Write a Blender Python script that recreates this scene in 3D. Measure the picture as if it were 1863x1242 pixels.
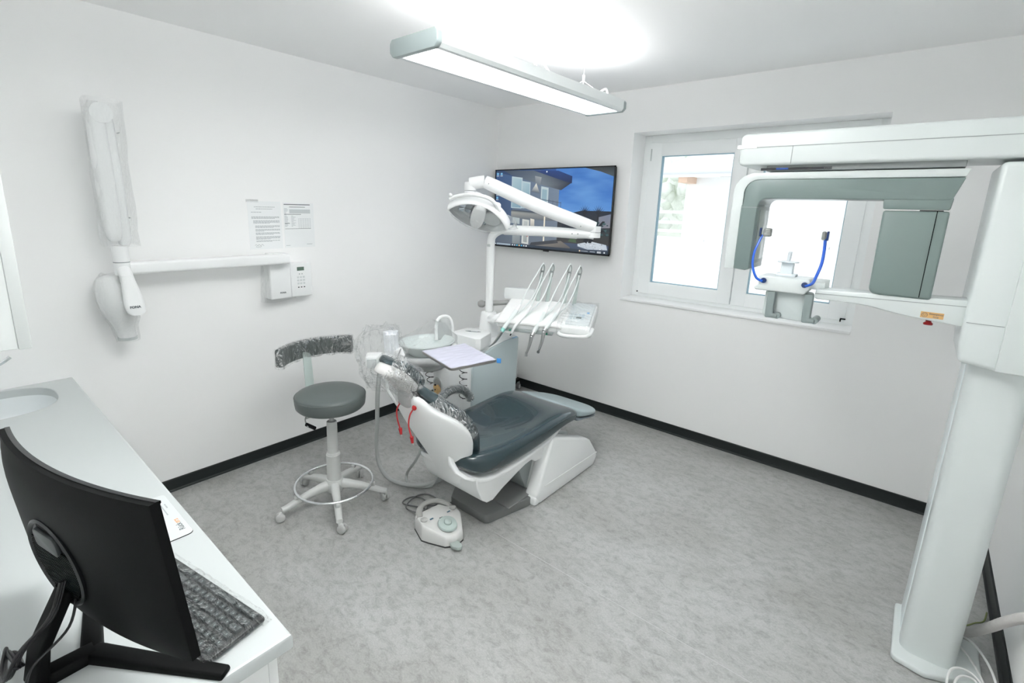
import bpy, bmesh, math, random
from mathutils import Vector, Matrix
from mathutils.noise import noise as mnoise
random.seed(7)
PI = math.pi
scene = bpy.context.scene
for o in list(bpy.data.objects):
    bpy.data.objects.remove(o)
COL = scene.collection

# ------------------------------------------------------------------ camera, sky, exposure
F_PX = 891.49
cam_d = bpy.data.cameras.new('camera')
cam_d.sensor_width = 36.0
cam_d.lens = F_PX * 36.0 / 1863.0
cam_d.shift_x = 33.95 / 1863.0
cam_d.shift_y = -44.30 / 1863.0
cam_d.clip_start = 0.02
cam = bpy.data.objects.new('camera', cam_d); COL.objects.link(cam)
YAW, PITCH, ROLL = 0.7112, 0.2200, 0.0279
def _cam_axes():
    d = Vector((-math.sin(YAW)*math.cos(PITCH), math.cos(YAW)*math.cos(PITCH), -math.sin(PITCH)))
    r = Vector((math.cos(YAW), math.sin(YAW), 0)); u = r.cross(d)
    return r*math.cos(ROLL)+u*math.sin(ROLL), -r*math.sin(ROLL)+u*math.cos(ROLL), d
_r, _u, _d = _cam_axes()
_m = Matrix((_r, _u, -_d)).transposed().to_4x4(); _m.translation = Vector((3.1543, -3.6642, 1.7098))
cam.matrix_world = _m
scene.camera = cam

world = bpy.data.worlds.new('sky'); scene.world = world; world.use_nodes = True
bgn = world.node_tree.nodes['Background']
bgn.inputs[0].default_value = (0.90, 0.96, 1.0, 1); bgn.inputs[1].default_value = 1.6
scene.view_settings.view_transform = 'Standard'; scene.view_settings.look = 'None'
scene.view_settings.exposure = 0.14; scene.view_settings.gamma = 1.0
scene.view_settings.use_curve_mapping = False
scene.cycles.max_bounces = 18; scene.cycles.diffuse_bounces = 14; scene.cycles.transparent_max_bounces = 24
scene.cycles.caustics_reflective = False; scene.cycles.caustics_refractive = False
LAMP_DOWN, LAMP_UP, FILL_DOWN, FILL_UP = 7.0, 9.5, 2.0, 38.0
# unseen fill lights added above the picture to brighten the room, down and up
for _nm, _w, _z, _rot in (('fill_light_down', FILL_DOWN, 2.36, 0.0), ('fill_light_up', FILL_UP, 2.40, math.pi)):
    ld = bpy.data.lights.new(_nm, 'AREA'); ld.shape = 'RECTANGLE'; ld.size = 0.28; ld.size_y = 1.2
    ld.energy = _w; ld.color = (0.985, 1.0, 0.99)
    lo = bpy.data.objects.new(_nm, ld); COL.objects.link(lo); lo.location = (2.22, -2.84, _z); lo.rotation_euler = (_rot, 0, 0)

# ------------------------------------------------------------------ materials
MATS = {}
def srgb(r, g, b):
    f = lambda c: (c/255)/12.92 if c/255 <= 0.04045 else ((c/255+0.055)/1.055)**2.4
    return (f(r), f(g), f(b), 1)
def mat(name, col=(0.8,0.8,0.8,1), rough=0.5, metal=0.0, spec=0.5, bump=0, bscale=200, coat=0, var=0, vscale=3, emit=0):
    if name in MATS: return MATS[name]
    m = bpy.data.materials.new(name); m.use_nodes = True; nt = m.node_tree
    b = nt.nodes['Principled BSDF']
    b.inputs['Base Color'].default_value = col; b.inputs['Roughness'].default_value = rough
    b.inputs['Metallic'].default_value = metal; b.inputs['Specular IOR Level'].default_value = spec
    b.inputs['Coat Weight'].default_value = coat
    if emit:
        b.inputs['Emission Color'].default_value = col; b.inputs['Emission Strength'].default_value = emit
    tc = nt.nodes.new('ShaderNodeTexCoord')
    if var:
        n = nt.nodes.new('ShaderNodeTexNoise'); n.inputs['Scale'].default_value = vscale; n.inputs['Detail'].default_value = 4
        nt.links.new(tc.outputs['Object'], n.inputs['Vector'])
        mx = nt.nodes.new('ShaderNodeMix'); mx.data_type = 'RGBA'
        mx.inputs[6].default_value = tuple(c*(1-var) for c in col[:3])+(1,)
        mx.inputs[7].default_value = tuple(min(1, c*(1+var)) for c in col[:3])+(1,)
        nt.links.new(n.outputs['Fac'], mx.inputs[0]); nt.links.new(mx.outputs[2], b.inputs['Base Color'])
    if bump:
        n2 = nt.nodes.new('ShaderNodeTexNoise'); n2.inputs['Scale'].default_value = bscale; n2.inputs['Detail'].default_value = 3
        nt.links.new(tc.outputs['Object'], n2.inputs['Vector'])
        bp = nt.nodes.new('ShaderNodeBump'); bp.inputs['Strength'].default_value = bump; bp.inputs['Distance'].default_value = 0.002
        nt.links.new(n2.outputs['Fac'], bp.inputs['Height']); nt.links.new(bp.outputs['Normal'], b.inputs['Normal'])
    MATS[name] = m
    return m
def film(name, fac=0.18, rough=0.12, bscale=35, bump=0.6, white=0.06, dist=0.01, gain=0.45):
    """thin clear wrinkled plastic wrap"""
    if name in MATS: return MATS[name]
    m = bpy.data.materials.new(name); m.use_nodes = True; nt = m.node_tree
    nt.nodes.clear(); L = nt.links.new
    out = nt.nodes.new('ShaderNodeOutputMaterial')
    tr = nt.nodes.new('ShaderNodeBsdfTransparent'); gl = nt.nodes.new('ShaderNodeBsdfGlossy'); df = nt.nodes.new('ShaderNodeBsdfDiffuse')
    tr.inputs[0].default_value = (0.99, 0.993, 0.993, 1)
    gl.inputs['Roughness'].default_value = rough; gl.inputs[0].default_value = (1, 1, 1, 1); df.inputs[0].default_value = (0.85, 0.87, 0.87, 1)
    tc = nt.nodes.new('ShaderNodeTexCoord')
    mp = nt.nodes.new('ShaderNodeMapping'); mp.inputs['Rotation'].default_value = (0.5, 0.3, 0.7); mp.inputs['Scale'].default_value = (1, 2.6, 1.3)
    L(tc.outputs['Object'], mp.inputs[0])
    n = nt.nodes.new('ShaderNodeTexNoise'); n.inputs['Scale'].default_value = bscale; n.inputs['Detail'].default_value = 3; n.inputs['Distortion'].default_value = 1.2
    L(mp.outputs[0], n.inputs['Vector'])
    bp = nt.nodes.new('ShaderNodeBump'); bp.inputs['Strength'].default_value = bump; bp.inputs['Distance'].default_value = dist
    prev = n.outputs['Fac']
    for op, v in (('MULTIPLY_ADD', None), ('ABSOLUTE', None), ('SUBTRACT', None), ('POWER', 7.0)):   # sharp crease lines
        q = nt.nodes.new('ShaderNodeMath'); q.operation = op
        if op == 'MULTIPLY_ADD': q.inputs[1].default_value = 2.0; q.inputs[2].default_value = -1.0; L(prev, q.inputs[0])
        elif op == 'SUBTRACT': q.inputs[0].default_value = 1.0; L(prev, q.inputs[1])
        else:
            L(prev, q.inputs[0])
            if v: q.inputs[1].default_value = v
        prev = q.outputs[0]
    L(prev, bp.inputs['Height']); L(bp.outputs['Normal'], gl.inputs['Normal'])
    fr = nt.nodes.new('ShaderNodeLayerWeight'); fr.inputs['Blend'].default_value = 0.5; L(bp.outputs['Normal'], fr.inputs['Normal'])
    pw = nt.nodes.new('ShaderNodeMath'); pw.operation = 'POWER'; pw.inputs[1].default_value = 2.6; L(fr.outputs['Facing'], pw.inputs[0])
    ad = nt.nodes.new('ShaderNodeMath'); ad.operation = 'MULTIPLY_ADD'; ad.inputs[1].default_value = gain; ad.inputs[2].default_value = fac*0.4; ad.use_clamp = True
    L(pw.outputs[0], ad.inputs[0])
    m1 = nt.nodes.new('ShaderNodeMixShader'); L(ad.outputs[0], m1.inputs[0]); L(tr.outputs[0], m1.inputs[1]); L(gl.outputs[0], m1.inputs[2])
    tl = nt.nodes.new('ShaderNodeBsdfTranslucent'); tl.inputs[0].default_value = (0.9, 0.92, 0.92, 1)
    md = nt.nodes.new('ShaderNodeMixShader'); md.inputs[0].default_value = 0.5; L(df.outputs[0], md.inputs[1]); L(tl.outputs[0], md.inputs[2])
    m2 = nt.nodes.new('ShaderNodeMixShader'); m2.inputs[0].default_value = white; L(m1.outputs[0], m2.inputs[1]); L(md.outputs[0], m2.inputs[2])
    L(m2.outputs[0], out.inputs[0])
    MATS[name] = m
    return m
def emitter(name, col, s):
    m = bpy.data.materials.new(name); m.use_nodes = True; nt = m.node_tree; nt.nodes.clear()
    o = nt.nodes.new('ShaderNodeOutputMaterial'); e = nt.nodes.new('ShaderNodeEmission')
    e.inputs[0].default_value = col; e.inputs[1].default_value = s; nt.links.new(e.outputs[0], o.inputs[0])
    MATS[name] = m; return m

wall_m = mat('wall_paint', (0.92, 0.918, 0.915, 1), 0.75, bump=0.05, bscale=350, spec=0.2)
ceil_m = mat('ceiling_paint', (0.95, 0.95, 0.948, 1), 0.85, spec=0.1)
white_p = mat('white_plastic', (0.86, 0.87, 0.87, 1), 0.32)
white_m = mat('white_lacquer', (0.84, 0.855, 0.85, 1), 0.28, coat=0.2)
white_t = mat('white_laminate', (0.53, 0.56, 0.56, 1), 0.38)
soft_w = mat('white_matte', (0.84, 0.845, 0.845, 1), 0.6)
grey_p = mat('grey_green_plastic', (0.40, 0.47, 0.46, 1), 0.38)
grey_p2 = mat('grey_plastic', (0.30, 0.33, 0.33, 1), 0.45)
lgrey_p = mat('light_grey_plastic', (0.55, 0.58, 0.58, 1), 0.4)
base_m = mat('baseboard_vinyl', (0.016, 0.020, 0.020, 1), 0.4, spec=0.22)
chrome = mat('chrome', (0.85, 0.87, 0.88, 1), 0.12, 1.0)
steel = mat('brushed_steel', (0.55, 0.56, 0.56, 1), 0.32, 1.0)
black_p = mat('black_plastic', (0.0045, 0.005, 0.005, 1), 0.5, spec=0.08, bump=0.08, bscale=500)
film_k = film('keyboard_film', 0.10, 0.07, 8, 0.6, 0.01, 0.03, 0.5)
film_b = film('stool_wrap', 0.10, 0.05, 6.5, 1.0, 0.01, 0.07, 1.0)
black_g = mat('black_gloss', (0.006, 0.007, 0.008, 1), 0.2)
stool_v = mat('stool_vinyl', (0.10, 0.118, 0.116, 1), 0.42, bump=0.05, bscale=400)
chair_v = mat('chair_leather', (0.020, 0.040, 0.048, 1), 0.25, bump=0.05, bscale=350, coat=0.5)
film_m = film('plastic_wrap')
film_l = film('loose_plastic_bag', 0.08, 0.08, 4.2, 0.7, 0.035, 0.04, 0.42)
film_s = film('tight_plastic_wrap', 0.12, 0.06, 13, 1.0, 0.01, 0.05, 0.95)
glass_m = film('window_glass', 0.06, 0.02, 1, 0.0, 0.0, 0.01, 0.3)

# floor: mottled grey vinyl with faint welded seams
def floor_mat():
    m = bpy.data.materials.new('floor_vinyl'); m.use_nodes = True; nt = m.node_tree; L = nt.links.new
    b = nt.nodes['Principled BSDF']; b.inputs['Roughness'].default_value = 0.34; b.inputs['Specular IOR Level'].default_value = 1.0
    tc = nt.nodes.new('ShaderNodeTexCoord')
    mp = nt.nodes.new('ShaderNodeMapping'); mp.inputs['Scale'].default_value = (1.0, 1.5, 1); mp.inputs['Rotation'].default_value = (0, 0, 0.45); L(tc.outputs['Object'], mp.inputs[0])
    def noise(sc, det, dist=0.0, rough=0.6):
        n = nt.nodes.new('ShaderNodeTexNoise'); n.inputs['Scale'].default_value = sc; n.inputs['Detail'].default_value = det
        n.inputs['Distortion'].default_value = dist; n.inputs['Roughness'].default_value = rough; L(mp.outputs[0], n.inputs['Vector']); return n
    n1 = noise(1.3, 10, 0.5, 0.66); n2 = noise(17, 10, 0.5, 0.80); n3 = noise(120, 4, 0.2, 0.7)
    def ramp(src, stops):
        r = nt.nodes.new('ShaderNodeValToRGB'); L(src.outputs['Fac'], r.inputs[0])
        r.color_ramp.elements[0].position = stops[0][0]; r.color_ramp.elements[0].color = stops[0][1]
        r.color_ramp.elements[1].position = stops[1][0]; r.color_ramp.elements[1].color = stops[1][1]
        return r
    r1 = ramp(n1, [(0.33, (0.31, 0.31, 0.295, 1)), (0.66, (0.42, 0.425, 0.42, 1))])
    r2 = ramp(n2, [(0.36, (0.70, 0.70, 0.685, 1)), (0.54, (1.06, 1.06, 1.065, 1))])
    r3 = ramp(n3, [(0.32, (0.86, 0.86, 0.86, 1)), (0.66, (1.10, 1.10, 1.10, 1))])
    def mul(a, c):
        mx = nt.nodes.new('ShaderNodeMix'); mx.data_type = 'RGBA'; mx.blend_type = 'MULTIPLY'; mx.inputs[0].default_value = 1.0
        L(a, mx.inputs[6]); L(c, mx.inputs[7]); return mx.outputs[2]
    c = mul(mul(r1.outputs[0], r2.outputs[0]), r3.outputs[0])
    L(c, b.inputs['Base Color'])
    bp = nt.nodes.new('ShaderNodeBump'); bp.inputs['Strength'].default_value = 0.12; bp.inputs['Distance'].default_value = 0.001
    L(n2.outputs['Fac'], bp.inputs['Height']); L(bp.outputs['Normal'], b.inputs['Normal'])
    MATS['floor_vinyl'] = m
    return m

# ------------------------------------------------------------------ mesh builder
def smooth_path(pts, n=8, closed=False):
    P = [Vector(p) for p in pts]; out = []
    N = len(P); segs = N if closed else N-1
    for i in range(segs):
        if closed: p0, p1, p2, p3 = P[(i-1) % N], P[i], P[(i+1) % N], P[(i+2) % N]
        else: p0, p1, p2, p3 = P[max(i-1, 0)], P[i], P[i+1], P[min(i+2, N-1)]
        for k in range(n):
            t = k/n
            out.append(0.5*((2*p1)+(p2-p0)*t+(2*p0-5*p1+4*p2-p3)*t*t+(3*p1-p0-3*p2+p3)*t**3))
    if not closed: out.append(P[-1].copy())
    return out
class MB:
    def __init__(s): s.bm = bmesh.new()
    def merge(s, b2, M=None):
        me = bpy.data.meshes.new('tmp'); b2.to_mesh(me); b2.free()
        if M is not None: me.transform(M)
        s.bm.from_mesh(me); bpy.data.meshes.remove(me); return s
    def box(s, c, size, bev=0.0, seg=2, M=None, rz=0):
        b = bmesh.new(); bmesh.ops.create_cube(b, size=1)
        bmesh.ops.scale(b, vec=size, verts=b.verts)
        if bev: bmesh.ops.bevel(b, geom=list(b.edges), offset=min(bev, min(size)*0.49), segments=seg, affect='EDGES', profile=0.5)
        T = Matrix.Translation(c) @ Matrix.Rotation(rz, 4, 'Z')
        return s.merge(b, (M @ T) if M is not None else T)
    def span(s, a, b, bev=0.0, seg=2):
        return s.box([(a[i]+b[i])/2 for i in range(3)], [abs(b[i]-a[i]) for i in range(3)], bev, seg)
    def prism(s, poly, axis, a0, a1, bev=0.0, seg=2, ang=0.3, M=None):
        """poly: 2D points in the plane normal to axis (x: (y,z), y: (x,z), z: (x,y))"""
        b = bmesh.new()
        def P(p, a):
            return {'x': (a, p[0], p[1]), 'y': (p[0], a, p[1]), 'z': (p[0], p[1], a)}[axis]
        v0 = [b.verts.new(P(p, a0)) for p in poly]; v1 = [b.verts.new(P(p, a1)) for p in poly]
        n = len(poly); b.faces.new(v0); b.faces.new(v1)
        for i in range(n): b.faces.new((v0[i], v0[(i+1) % n], v1[(i+1) % n], v1[i]))
        bmesh.ops.recalc_face_normals(b, faces=b.faces)
        if bev:
            es = [e for e in b.edges if len(e.link_faces) == 2 and e.calc_face_angle(0) > ang]
            bmesh.ops.bevel(b, geom=es, offset=bev, segments=seg, affect='EDGES', profile=0.5, clamp_overlap=True)
        return s.merge(b, M)
    def cyl(s, p0, p1, r0, r1=None, n=24, cap=True):
        p0, p1 = Vector(p0), Vector(p1); r1 = r0 if r1 is None else r1
        b = bmesh.new(); h = (p1-p0).length
        bmesh.ops.create_cone(b, cap_ends=cap, segments=n, radius1=r0, radius2=r1, depth=h)
        q = (p1-p0).to_track_quat('Z', 'Y').to_matrix().to_4x4(); q.translation = (p0+p1)/2
        return s.merge(b, q)
    def tube(s, pts, r, n=10, sm=6, closed=False, cap=True, flat=None):
        P = smooth_path(pts, sm, closed) if sm > 1 else [Vector(p) for p in pts]
        b = bmesh.new(); N = len(P); rings = []; up = None
        rf = r if callable(r) else (lambda t: r)
        for i, p in enumerate(P):
            a = P[(i-1) % N] if (closed or i > 0) else P[i]; c = P[(i+1) % N] if (closed or i < N-1) else P[i]
            t = (c-a)
            if t.length < 1e-9: t = Vector((0, 0, 1))
            t.normalize()
            if up is None: up = t.orthogonal().normalized()
            else:
                up = up - t*up.dot(t)
                up = up.normalized() if up.length > 1e-6 else t.orthogonal().normalized()
            sd = t.cross(up); rr = rf(i/max(1, N-1)); ry = rr*(flat or 1)
            rings.append([b.verts.new(p+up*math.cos(2*PI*k/n)*rr+sd*math.sin(2*PI*k/n)*ry) for k in range(n)])
        M_ = N if closed else N-1
        for i in range(M_):
            A, B = rings[i], rings[(i+1) % N]
            for k in range(n): b.faces.new((A[k], A[(k+1) % n], B[(k+1) % n], B[k]))
        if cap and not closed:
            b.faces.new(rings[0][::-1]); b.faces.new(rings[-1])
        bmesh.ops.recalc_face_normals(b, faces=b.faces)
        return s.merge(b)
    def lathe(s, prof, c=(0, 0, 0), n=32, M=None, sx=1, sy=1):
        b = bmesh.new(); rings = []
        for r, z in prof:
            if r < 1e-6: rings.append([b.verts.new((0, 0, z))])
            else: rings.append([b.verts.new((r*sx*math.cos(2*PI*k/n), r*sy*math.sin(2*PI*k/n), z)) for k in range(n)])
        for A, B in zip(rings, rings[1:]):
            for k in range(n):
                k2 = (k+1) % n
                if len(A) == 1 and len(B) == 1: continue
                if len(A) == 1: b.faces.new((A[0], B[k2], B[k]))
                elif len(B) == 1: b.faces.new((A[k], A[k2], B[0]))
                else: b.faces.new((A[k], A[k2], B[k2], B[k]))
        bmesh.ops.recalc_face_normals(b, faces=b.faces)
        T = Matrix.Translation(c)
        return s.merge(b, (T @ M) if M is not None else T)
    def loft(s, rings, closed=True, cap=True):
        b = bmesh.new(); R = [[b.verts.new(p) for p in r] for r in rings]; n = len(R[0])
        for A, B in zip(R, R[1:]):
            for k in range(n if closed else n-1): b.faces.new((A[k], A[(k+1) % n], B[(k+1) % n], B[k]))
        if cap and closed:
            b.faces.new(R[0][::-1]); b.faces.new(R[-1])
        bmesh.ops.recalc_face_normals(b, faces=b.faces)
        return s.merge(b)
    def ell(s, c, rad, M=None, nu=24, nv=14):
        b = bmesh.new(); bmesh.ops.create_uvsphere(b, u_segments=nu, v_segments=nv, radius=1)
        bmesh.ops.scale(b, vec=rad, verts=b.verts)
        T = Matrix.Translation(c)
        return s.merge(b, T @ M if M is not None else T)
    def poly(s, pts):
        b = bmesh.new(); b.faces.new([b.verts.new(p) for p in pts]); return s.merge(b)
    def xf(s, M): bmesh.ops.transform(s.bm, matrix=M, verts=s.bm.verts); return s
    def jitter(s, amp, sc, seed=0):
        for v in s.bm.verts:
            p = v.co*sc+Vector((seed, seed*1.7, 0)); v.co += Vector((mnoise(p), mnoise(p+Vector((9, 0, 0))), mnoise(p+Vector((0, 9, 0)))))*amp
        return s
    def subdiv(s, n=1):
        bmesh.ops.subdivide_edges(s.bm, edges=s.bm.edges, cuts=n, use_grid_fill=True); return s

OFFS = {}
def mesh_obj(name, mb, m, off=Vector((0, 0, 0)), smooth=True, ang=38, sub=0):
    me = bpy.data.meshes.new(name)
    if off.length: bmesh.ops.translate(mb.bm, vec=-off, verts=mb.bm.verts)
    mb.bm.to_mesh(me); mb.bm.free()
    if smooth:
        for p in me.polygons: p.use_smooth = True
        if ang: me.set_sharp_from_angle(angle=math.radians(ang))
    for mm in (m if isinstance(m, list) else [m]): me.materials.append(mm)
    o = bpy.data.objects.new(name, me); COL.objects.link(o)
    if sub:
        md = o.modifiers.new('subsurf', 'SUBSURF'); md.levels = sub; md.render_levels = sub
    return o
def thing(name, label, cat, loc=(0, 0, 0), group=None):
    o = bpy.data.objects.new(name, None); o.empty_display_size = 0.1; COL.objects.link(o)
    o.location = loc; o['label'] = label; o['category'] = cat
    if group: o['group'] = group
    OFFS[o.name] = Vector(loc); return o
def part(name, mb, m, parent, label=None, **k):
    off = OFFS[parent.name]
    o = mesh_obj(name, mb, m, off, **k); o.parent = parent; OFFS[o.name] = off
    if label: o['label'] = label
    return o
def single(name, mb, m, label, cat, group=None, loc=(0, 0, 0), **k):
    o = mesh_obj(name, mb, m, Vector(loc), **k); o.location = loc
    o['label'] = label; o['category'] = cat
    if group: o['group'] = group
    OFFS[o.name] = Vector(loc); return o
def struct(name, mb, m, parent=None, **k):
    if parent is not None: return part(name, mb, m, parent, **k)
    o = mesh_obj(name, mb, m, **k); o['kind'] = 'structure'; OFFS[o.name] = Vector((0, 0, 0)); return o
def text(name, s, size, M, m, parent, ext=0.0003, align='CENTER', bold=0.0):
    cu = bpy.data.curves.new(name, 'FONT'); cu.body = s; cu.size = size; cu.extrude = ext; cu.align_x = align; cu.align_y = 'CENTER'; cu.offset = bold
    t = bpy.data.objects.new(name+'_tmp', cu); COL.objects.link(t)
    bpy.context.view_layer.update()
    me = bpy.data.meshes.new_from_object(t.evaluated_get(bpy.context.evaluated_depsgraph_get()))
    bpy.data.objects.remove(t)
    me.transform(Matrix.Translation(-OFFS[parent.name]) @ M); me.materials.clear(); me.materials.append(m)
    o = bpy.data.objects.new(name, me); COL.objects.link(o); o.parent = parent; OFFS[o.name] = OFFS[parent.name]
    return o
def frame(o, x, y):
    """matrix with origin o, local x and y directions"""
    x = Vector(x).normalized(); y = Vector(y); y = (y-x*y.dot(x)).normalized(); z = x.cross(y)
    M = Matrix((x, y, z)).transposed().to_4x4(); M.translation = Vector(o); return M
def rrect(w, h, r, n=5, cx=0, cy=0):
    pts = []
    for sx, sy, a0 in ((1, 1, 0), (-1, 1, PI/2), (-1, -1, PI), (1, -1, 1.5*PI)):
        for k in range(n+1):
            a = a0+PI/2*k/n
            pts.append((cx+sx*(w/2-r)+r*math.cos(a), cy+sy*(h/2-r)+r*math.sin(a)))
    return pts
V = Vector

# ================================================================== ROOM
RX, RY, RH = 3.66, -3.95, 2.60
struct('floor', MB().span((-0.2, RY-0.2, -0.1), (RX+0.2, 0.3, 0)), floor_mat(), smooth=False)
_fs = MB().span((1.66, -1.8755, 0.0), (RX-0.02, -1.873, 0.0005))
struct('floor_seam', _fs, mat('seam_weld', (0.52, 0.53, 0.53, 1), 0.5), bpy.data.objects['floor'], smooth=False)
struct('ceiling', MB().span((-0.2, RY-0.2, RH), (RX+0.2, 0.3, RH+0.12)), ceil_m, smooth=False)
struct('wall_left', MB().span((-0.2, RY-0.2, 0), (0, 0.3, RH)), wall_m, smooth=False)
struct('wall_right', MB().span((RX, RY-0.2, 0), (RX+0.2, 0.3, RH)), wall_m, smooth=False)
struct('wall_front', MB().span((0, RY-0.2, 0), (RX, RY, RH)), wall_m, smooth=False)
WX0, WX1, WZ0, WZ1 = 1.36, 2.905, 1.018, 2.292
wb = MB()
wb.span((0, 0, 0), (WX0, 0.3, RH)); wb.span((WX1, 0, 0), (RX, 0.3, RH))
wb.span((WX0, 0, 0), (WX1, 0.3, WZ0)); wb.span((WX0, 0, WZ1), (WX1, 0.3, RH))
struct('wall_back', wb, wall_m, smooth=False)
def skirting(name, x0, y0, x1, y1, nx, ny):
    # profile: upright strip with a rounded foot cove
    mb = MB(); prof = [(0, 0), (0.017, 0), (0.015, 0.006), (0.009, 0.012), (0.007, 0.02), (0.007, 0.072), (0.004, 0.0765), (0, 0.0765)]
    r0 = [(x0+nx*a, y0+ny*a, z) for a, z in prof]; r1 = [(x1+nx*a, y1+ny*a, z) for a, z in prof]
    mb.loft([r0, r1]); struct(name, mb, base_m, ang=20)
skirting('baseboard_left', 0, RY, 0, 0, 1, 0)
skirting('baseboard_back', 0, 0, RX, 0, 0, -1)
skirting('baseboard_right', RX, 0, RX, RY, -1, 0)

# ------------------------------------------------------------------ window
win = bpy.data.objects.new('window_1', None); COL.objects.link(win); win['kind'] = 'structure'; OFFS['window_1'] = V((0, 0, 0))
pvc = mat('window_pvc', (0.88, 0.90, 0.90, 1), 0.35)
gask = mat('window_gasket', (0.22, 0.36, 0.44, 1), 0.5)
def ring(x0, x1, z0, z1, y0, y1, w, bev=0.006):
    mb = MB()
    mb.span((x0, y0, z0), (x0+w, y1, z1), bev); mb.span((x1-w, y0, z0), (x1, y1, z1), bev)
    mb.span((x0+w*0.9, y0, z0), (x1-w*0.9, y1, z0+w), bev); mb.span((x0+w*0.9, y0, z1-w), (x1-w*0.9, y1, z1), bev)
    return mb
FY = 0.20
fr = ring(WX0, WX1, WZ0, WZ1, FY, 0.29, 0.062); fr.span((2.125, FY+0.01, WZ0+.05), (2.165, 0.285, WZ1-.05))
struct('window_frame', fr, pvc, win)
for nm, (x0, x1) in (('l', (1.418, 2.141)), ('r', (2.147, 2.848))):
    s = struct('window_sash', ring(x0, x1, 1.052, 2.232, FY-0.018, FY+0.05, 0.098, 0.008), pvc, win)
    struct('gasket', ring(x0+0.096, x1-0.096, 1.148, 2.136, FY-0.006, FY+0.03, 0.006, 0), gask, s, smooth=False)
    struct('pane', MB().span((x0+0.09, FY+0.028, 1.142), (x1-0.09, FY+0.032, 2.142)), glass_m, s, smooth=False)
hg = MB()
hg.cyl((1.43, FY-0.014, 2.10), (1.43, FY-0.014, 2.19), 0.007); struct('hinge', hg, lgrey_p, win)
hg = MB(); hg.box((1.415, FY-0.012, 1.062), (0.012, 0.008, 0.01), 0.001); struct('hinge', hg, black_p, win)
hg = MB(); hg.box((2.838, FY-0.022, 1.065), (0.03, 0.008, 0.008), 0.001); hg.box((2.826, FY-0.022, 1.055), (0.008, 0.008, 0.02), 0.001); struct('hinge', hg, black_p, win)
sl = MB(); sl.span((WX0-0.0, -0.012, WZ0-0.014), (WX1, FY+0.004, WZ0+0.006), 0.005)
struct('window_sill', sl, mat('sill_white', (0.86, 0.865, 0.865, 1), 0.4), win)

# ------------------------------------------------------------------ outside, seen through the panes
ext_w = mat('render_white', (0.93, 0.93, 0.92, 1), 0.9, var=0.03, vscale=3)
struct('ground_outside', MB().span((-14, 0.9, -0.6), (16, 26, -0.5)), mat('pale_gravel', (0.92, 0.92, 0.91, 1), 0.9, var=0.05, vscale=8), smooth=False)
gw = thing('garden_wall', 'long white garden wall with a coping outside the window', 'wall', (2.5, 6.2, -0.5))
part('wall_body', MB().span((-6, 6.1, -0.5), (12, 6.3, 1.18)), ext_w, gw, smooth=False)
for i in range(9):
    part('coping_stone', MB().box((-5+2*i, 6.2, 1.205), (1.985, 0.3, 0.05), 0.008), mat('coping', (0.82, 0.83, 0.83, 1), 0.8), gw)
hs = thing('neighbour_house', 'white house with a wide pale eave and a timber purlin end', 'house', (3, 10, -0.5))
part('wall_body', MB().span((-1.2, 8.1, -0.5), (8, 13, 2.5)), ext_w, hs, smooth=False)
rf = MB(); rf.prism([(7.45, 2.47), (7.45, 2.62), (10.5, 3.35), (13.6, 2.62), (13.6, 2.47), (10.5, 3.2)], 'x', -1.75, 8.4)
part('roof', rf, mat('roof_pale', (0.80, 0.80, 0.82, 1), 0.8, var=0.06, vscale=4), hs, smooth=False)
part('gutter', MB().cyl((-1.75, 7.42, 2.60), (8.4, 7.42, 2.60), 0.06), mat('gutter_zinc', (0.72, 0.74, 0.78, 1), 0.5), hs)
part('purlin', MB().span((-1.17, 7.5, 2.36), (-0.98, 8.15, 2.5)), mat('purlin_wood', (0.72, 0.52, 0.40, 1), 0.7, var=0.12, vscale=20), hs, smooth=False)
fn = thing('garden_fence', 'pale horizontal fence rails on posts behind the garden wall', 'fence', (2, 7.1, -0.5))
fm = mat('fence_pale', (0.93, 0.94, 0.94, 1), 0.7)
for i in range(7): part('post', MB().box((-4.5+2*i, 7.1, 0.62), (0.07, 0.07, 2.24), 0.004), fm, fn)
for z in (1.32, 1.5, 1.72): part('rail', MB().span((-5, 7.04, z-0.03), (8, 7.07, z+0.03)), fm, fn, smooth=False)
def bush(name, c, rad, label, grp, col):
    mb = MB(); r = random.Random(int(c[0]*100))
    for k in range(150):
        a, b_, q = r.uniform(0, 2*PI), r.uniform(-1, 1), r.uniform(.55, 1)
        s_ = math.sqrt(1-b_*b_)
        mb.ell((c[0]+rad[0]*q*s_*math.cos(a), c[1]+rad[1]*q*s_*math.sin(a), c[2]+rad[2]*q*b_), [rad[0]*r.uniform(.08, .17)]*3, nu=6, nv=4)
    mb.ell(c, [q*0.8 for q in rad], nu=12, nv=8)
    mb.jitter(0.12, 3.1, c[0])
    bo = single(name, mb, mat('leaf_pale', (0.80, 0.83, 0.77, 1), 0.9, var=0.16, vscale=9), label, 'tree', grp, ang=0)
    part('trunk', MB().cyl((c[0], c[1], -0.5), (c[0], c[1], c[2]), .16, .1, 10), mat('trunk_pale', (0.55, 0.50, 0.45, 1), .9, var=.2, vscale=12), bo)
for i, (x, y, z, r_) in enumerate([(-4.6, 11.0, 1.2, 1.55), (-8.6, 14.5, 1.7, 1.9), (-3.4, 17.0, 2.6, 2.0), (1.6, 17.0, 2.9, 2.0), (6.6, 17.0, 2.7, 2.0)]):
    bush('tree', (x, y, z), (r_*1.1, r_, r_*0.95), ['pale small tree at the left gable of the white house', 'pale tree far to the left of the white house', 'pale tree behind the left end of the roof', 'pale tree behind the middle of the roof', 'pale tree behind the right end of the roof'][i], 'trees beyond the house', None)
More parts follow.
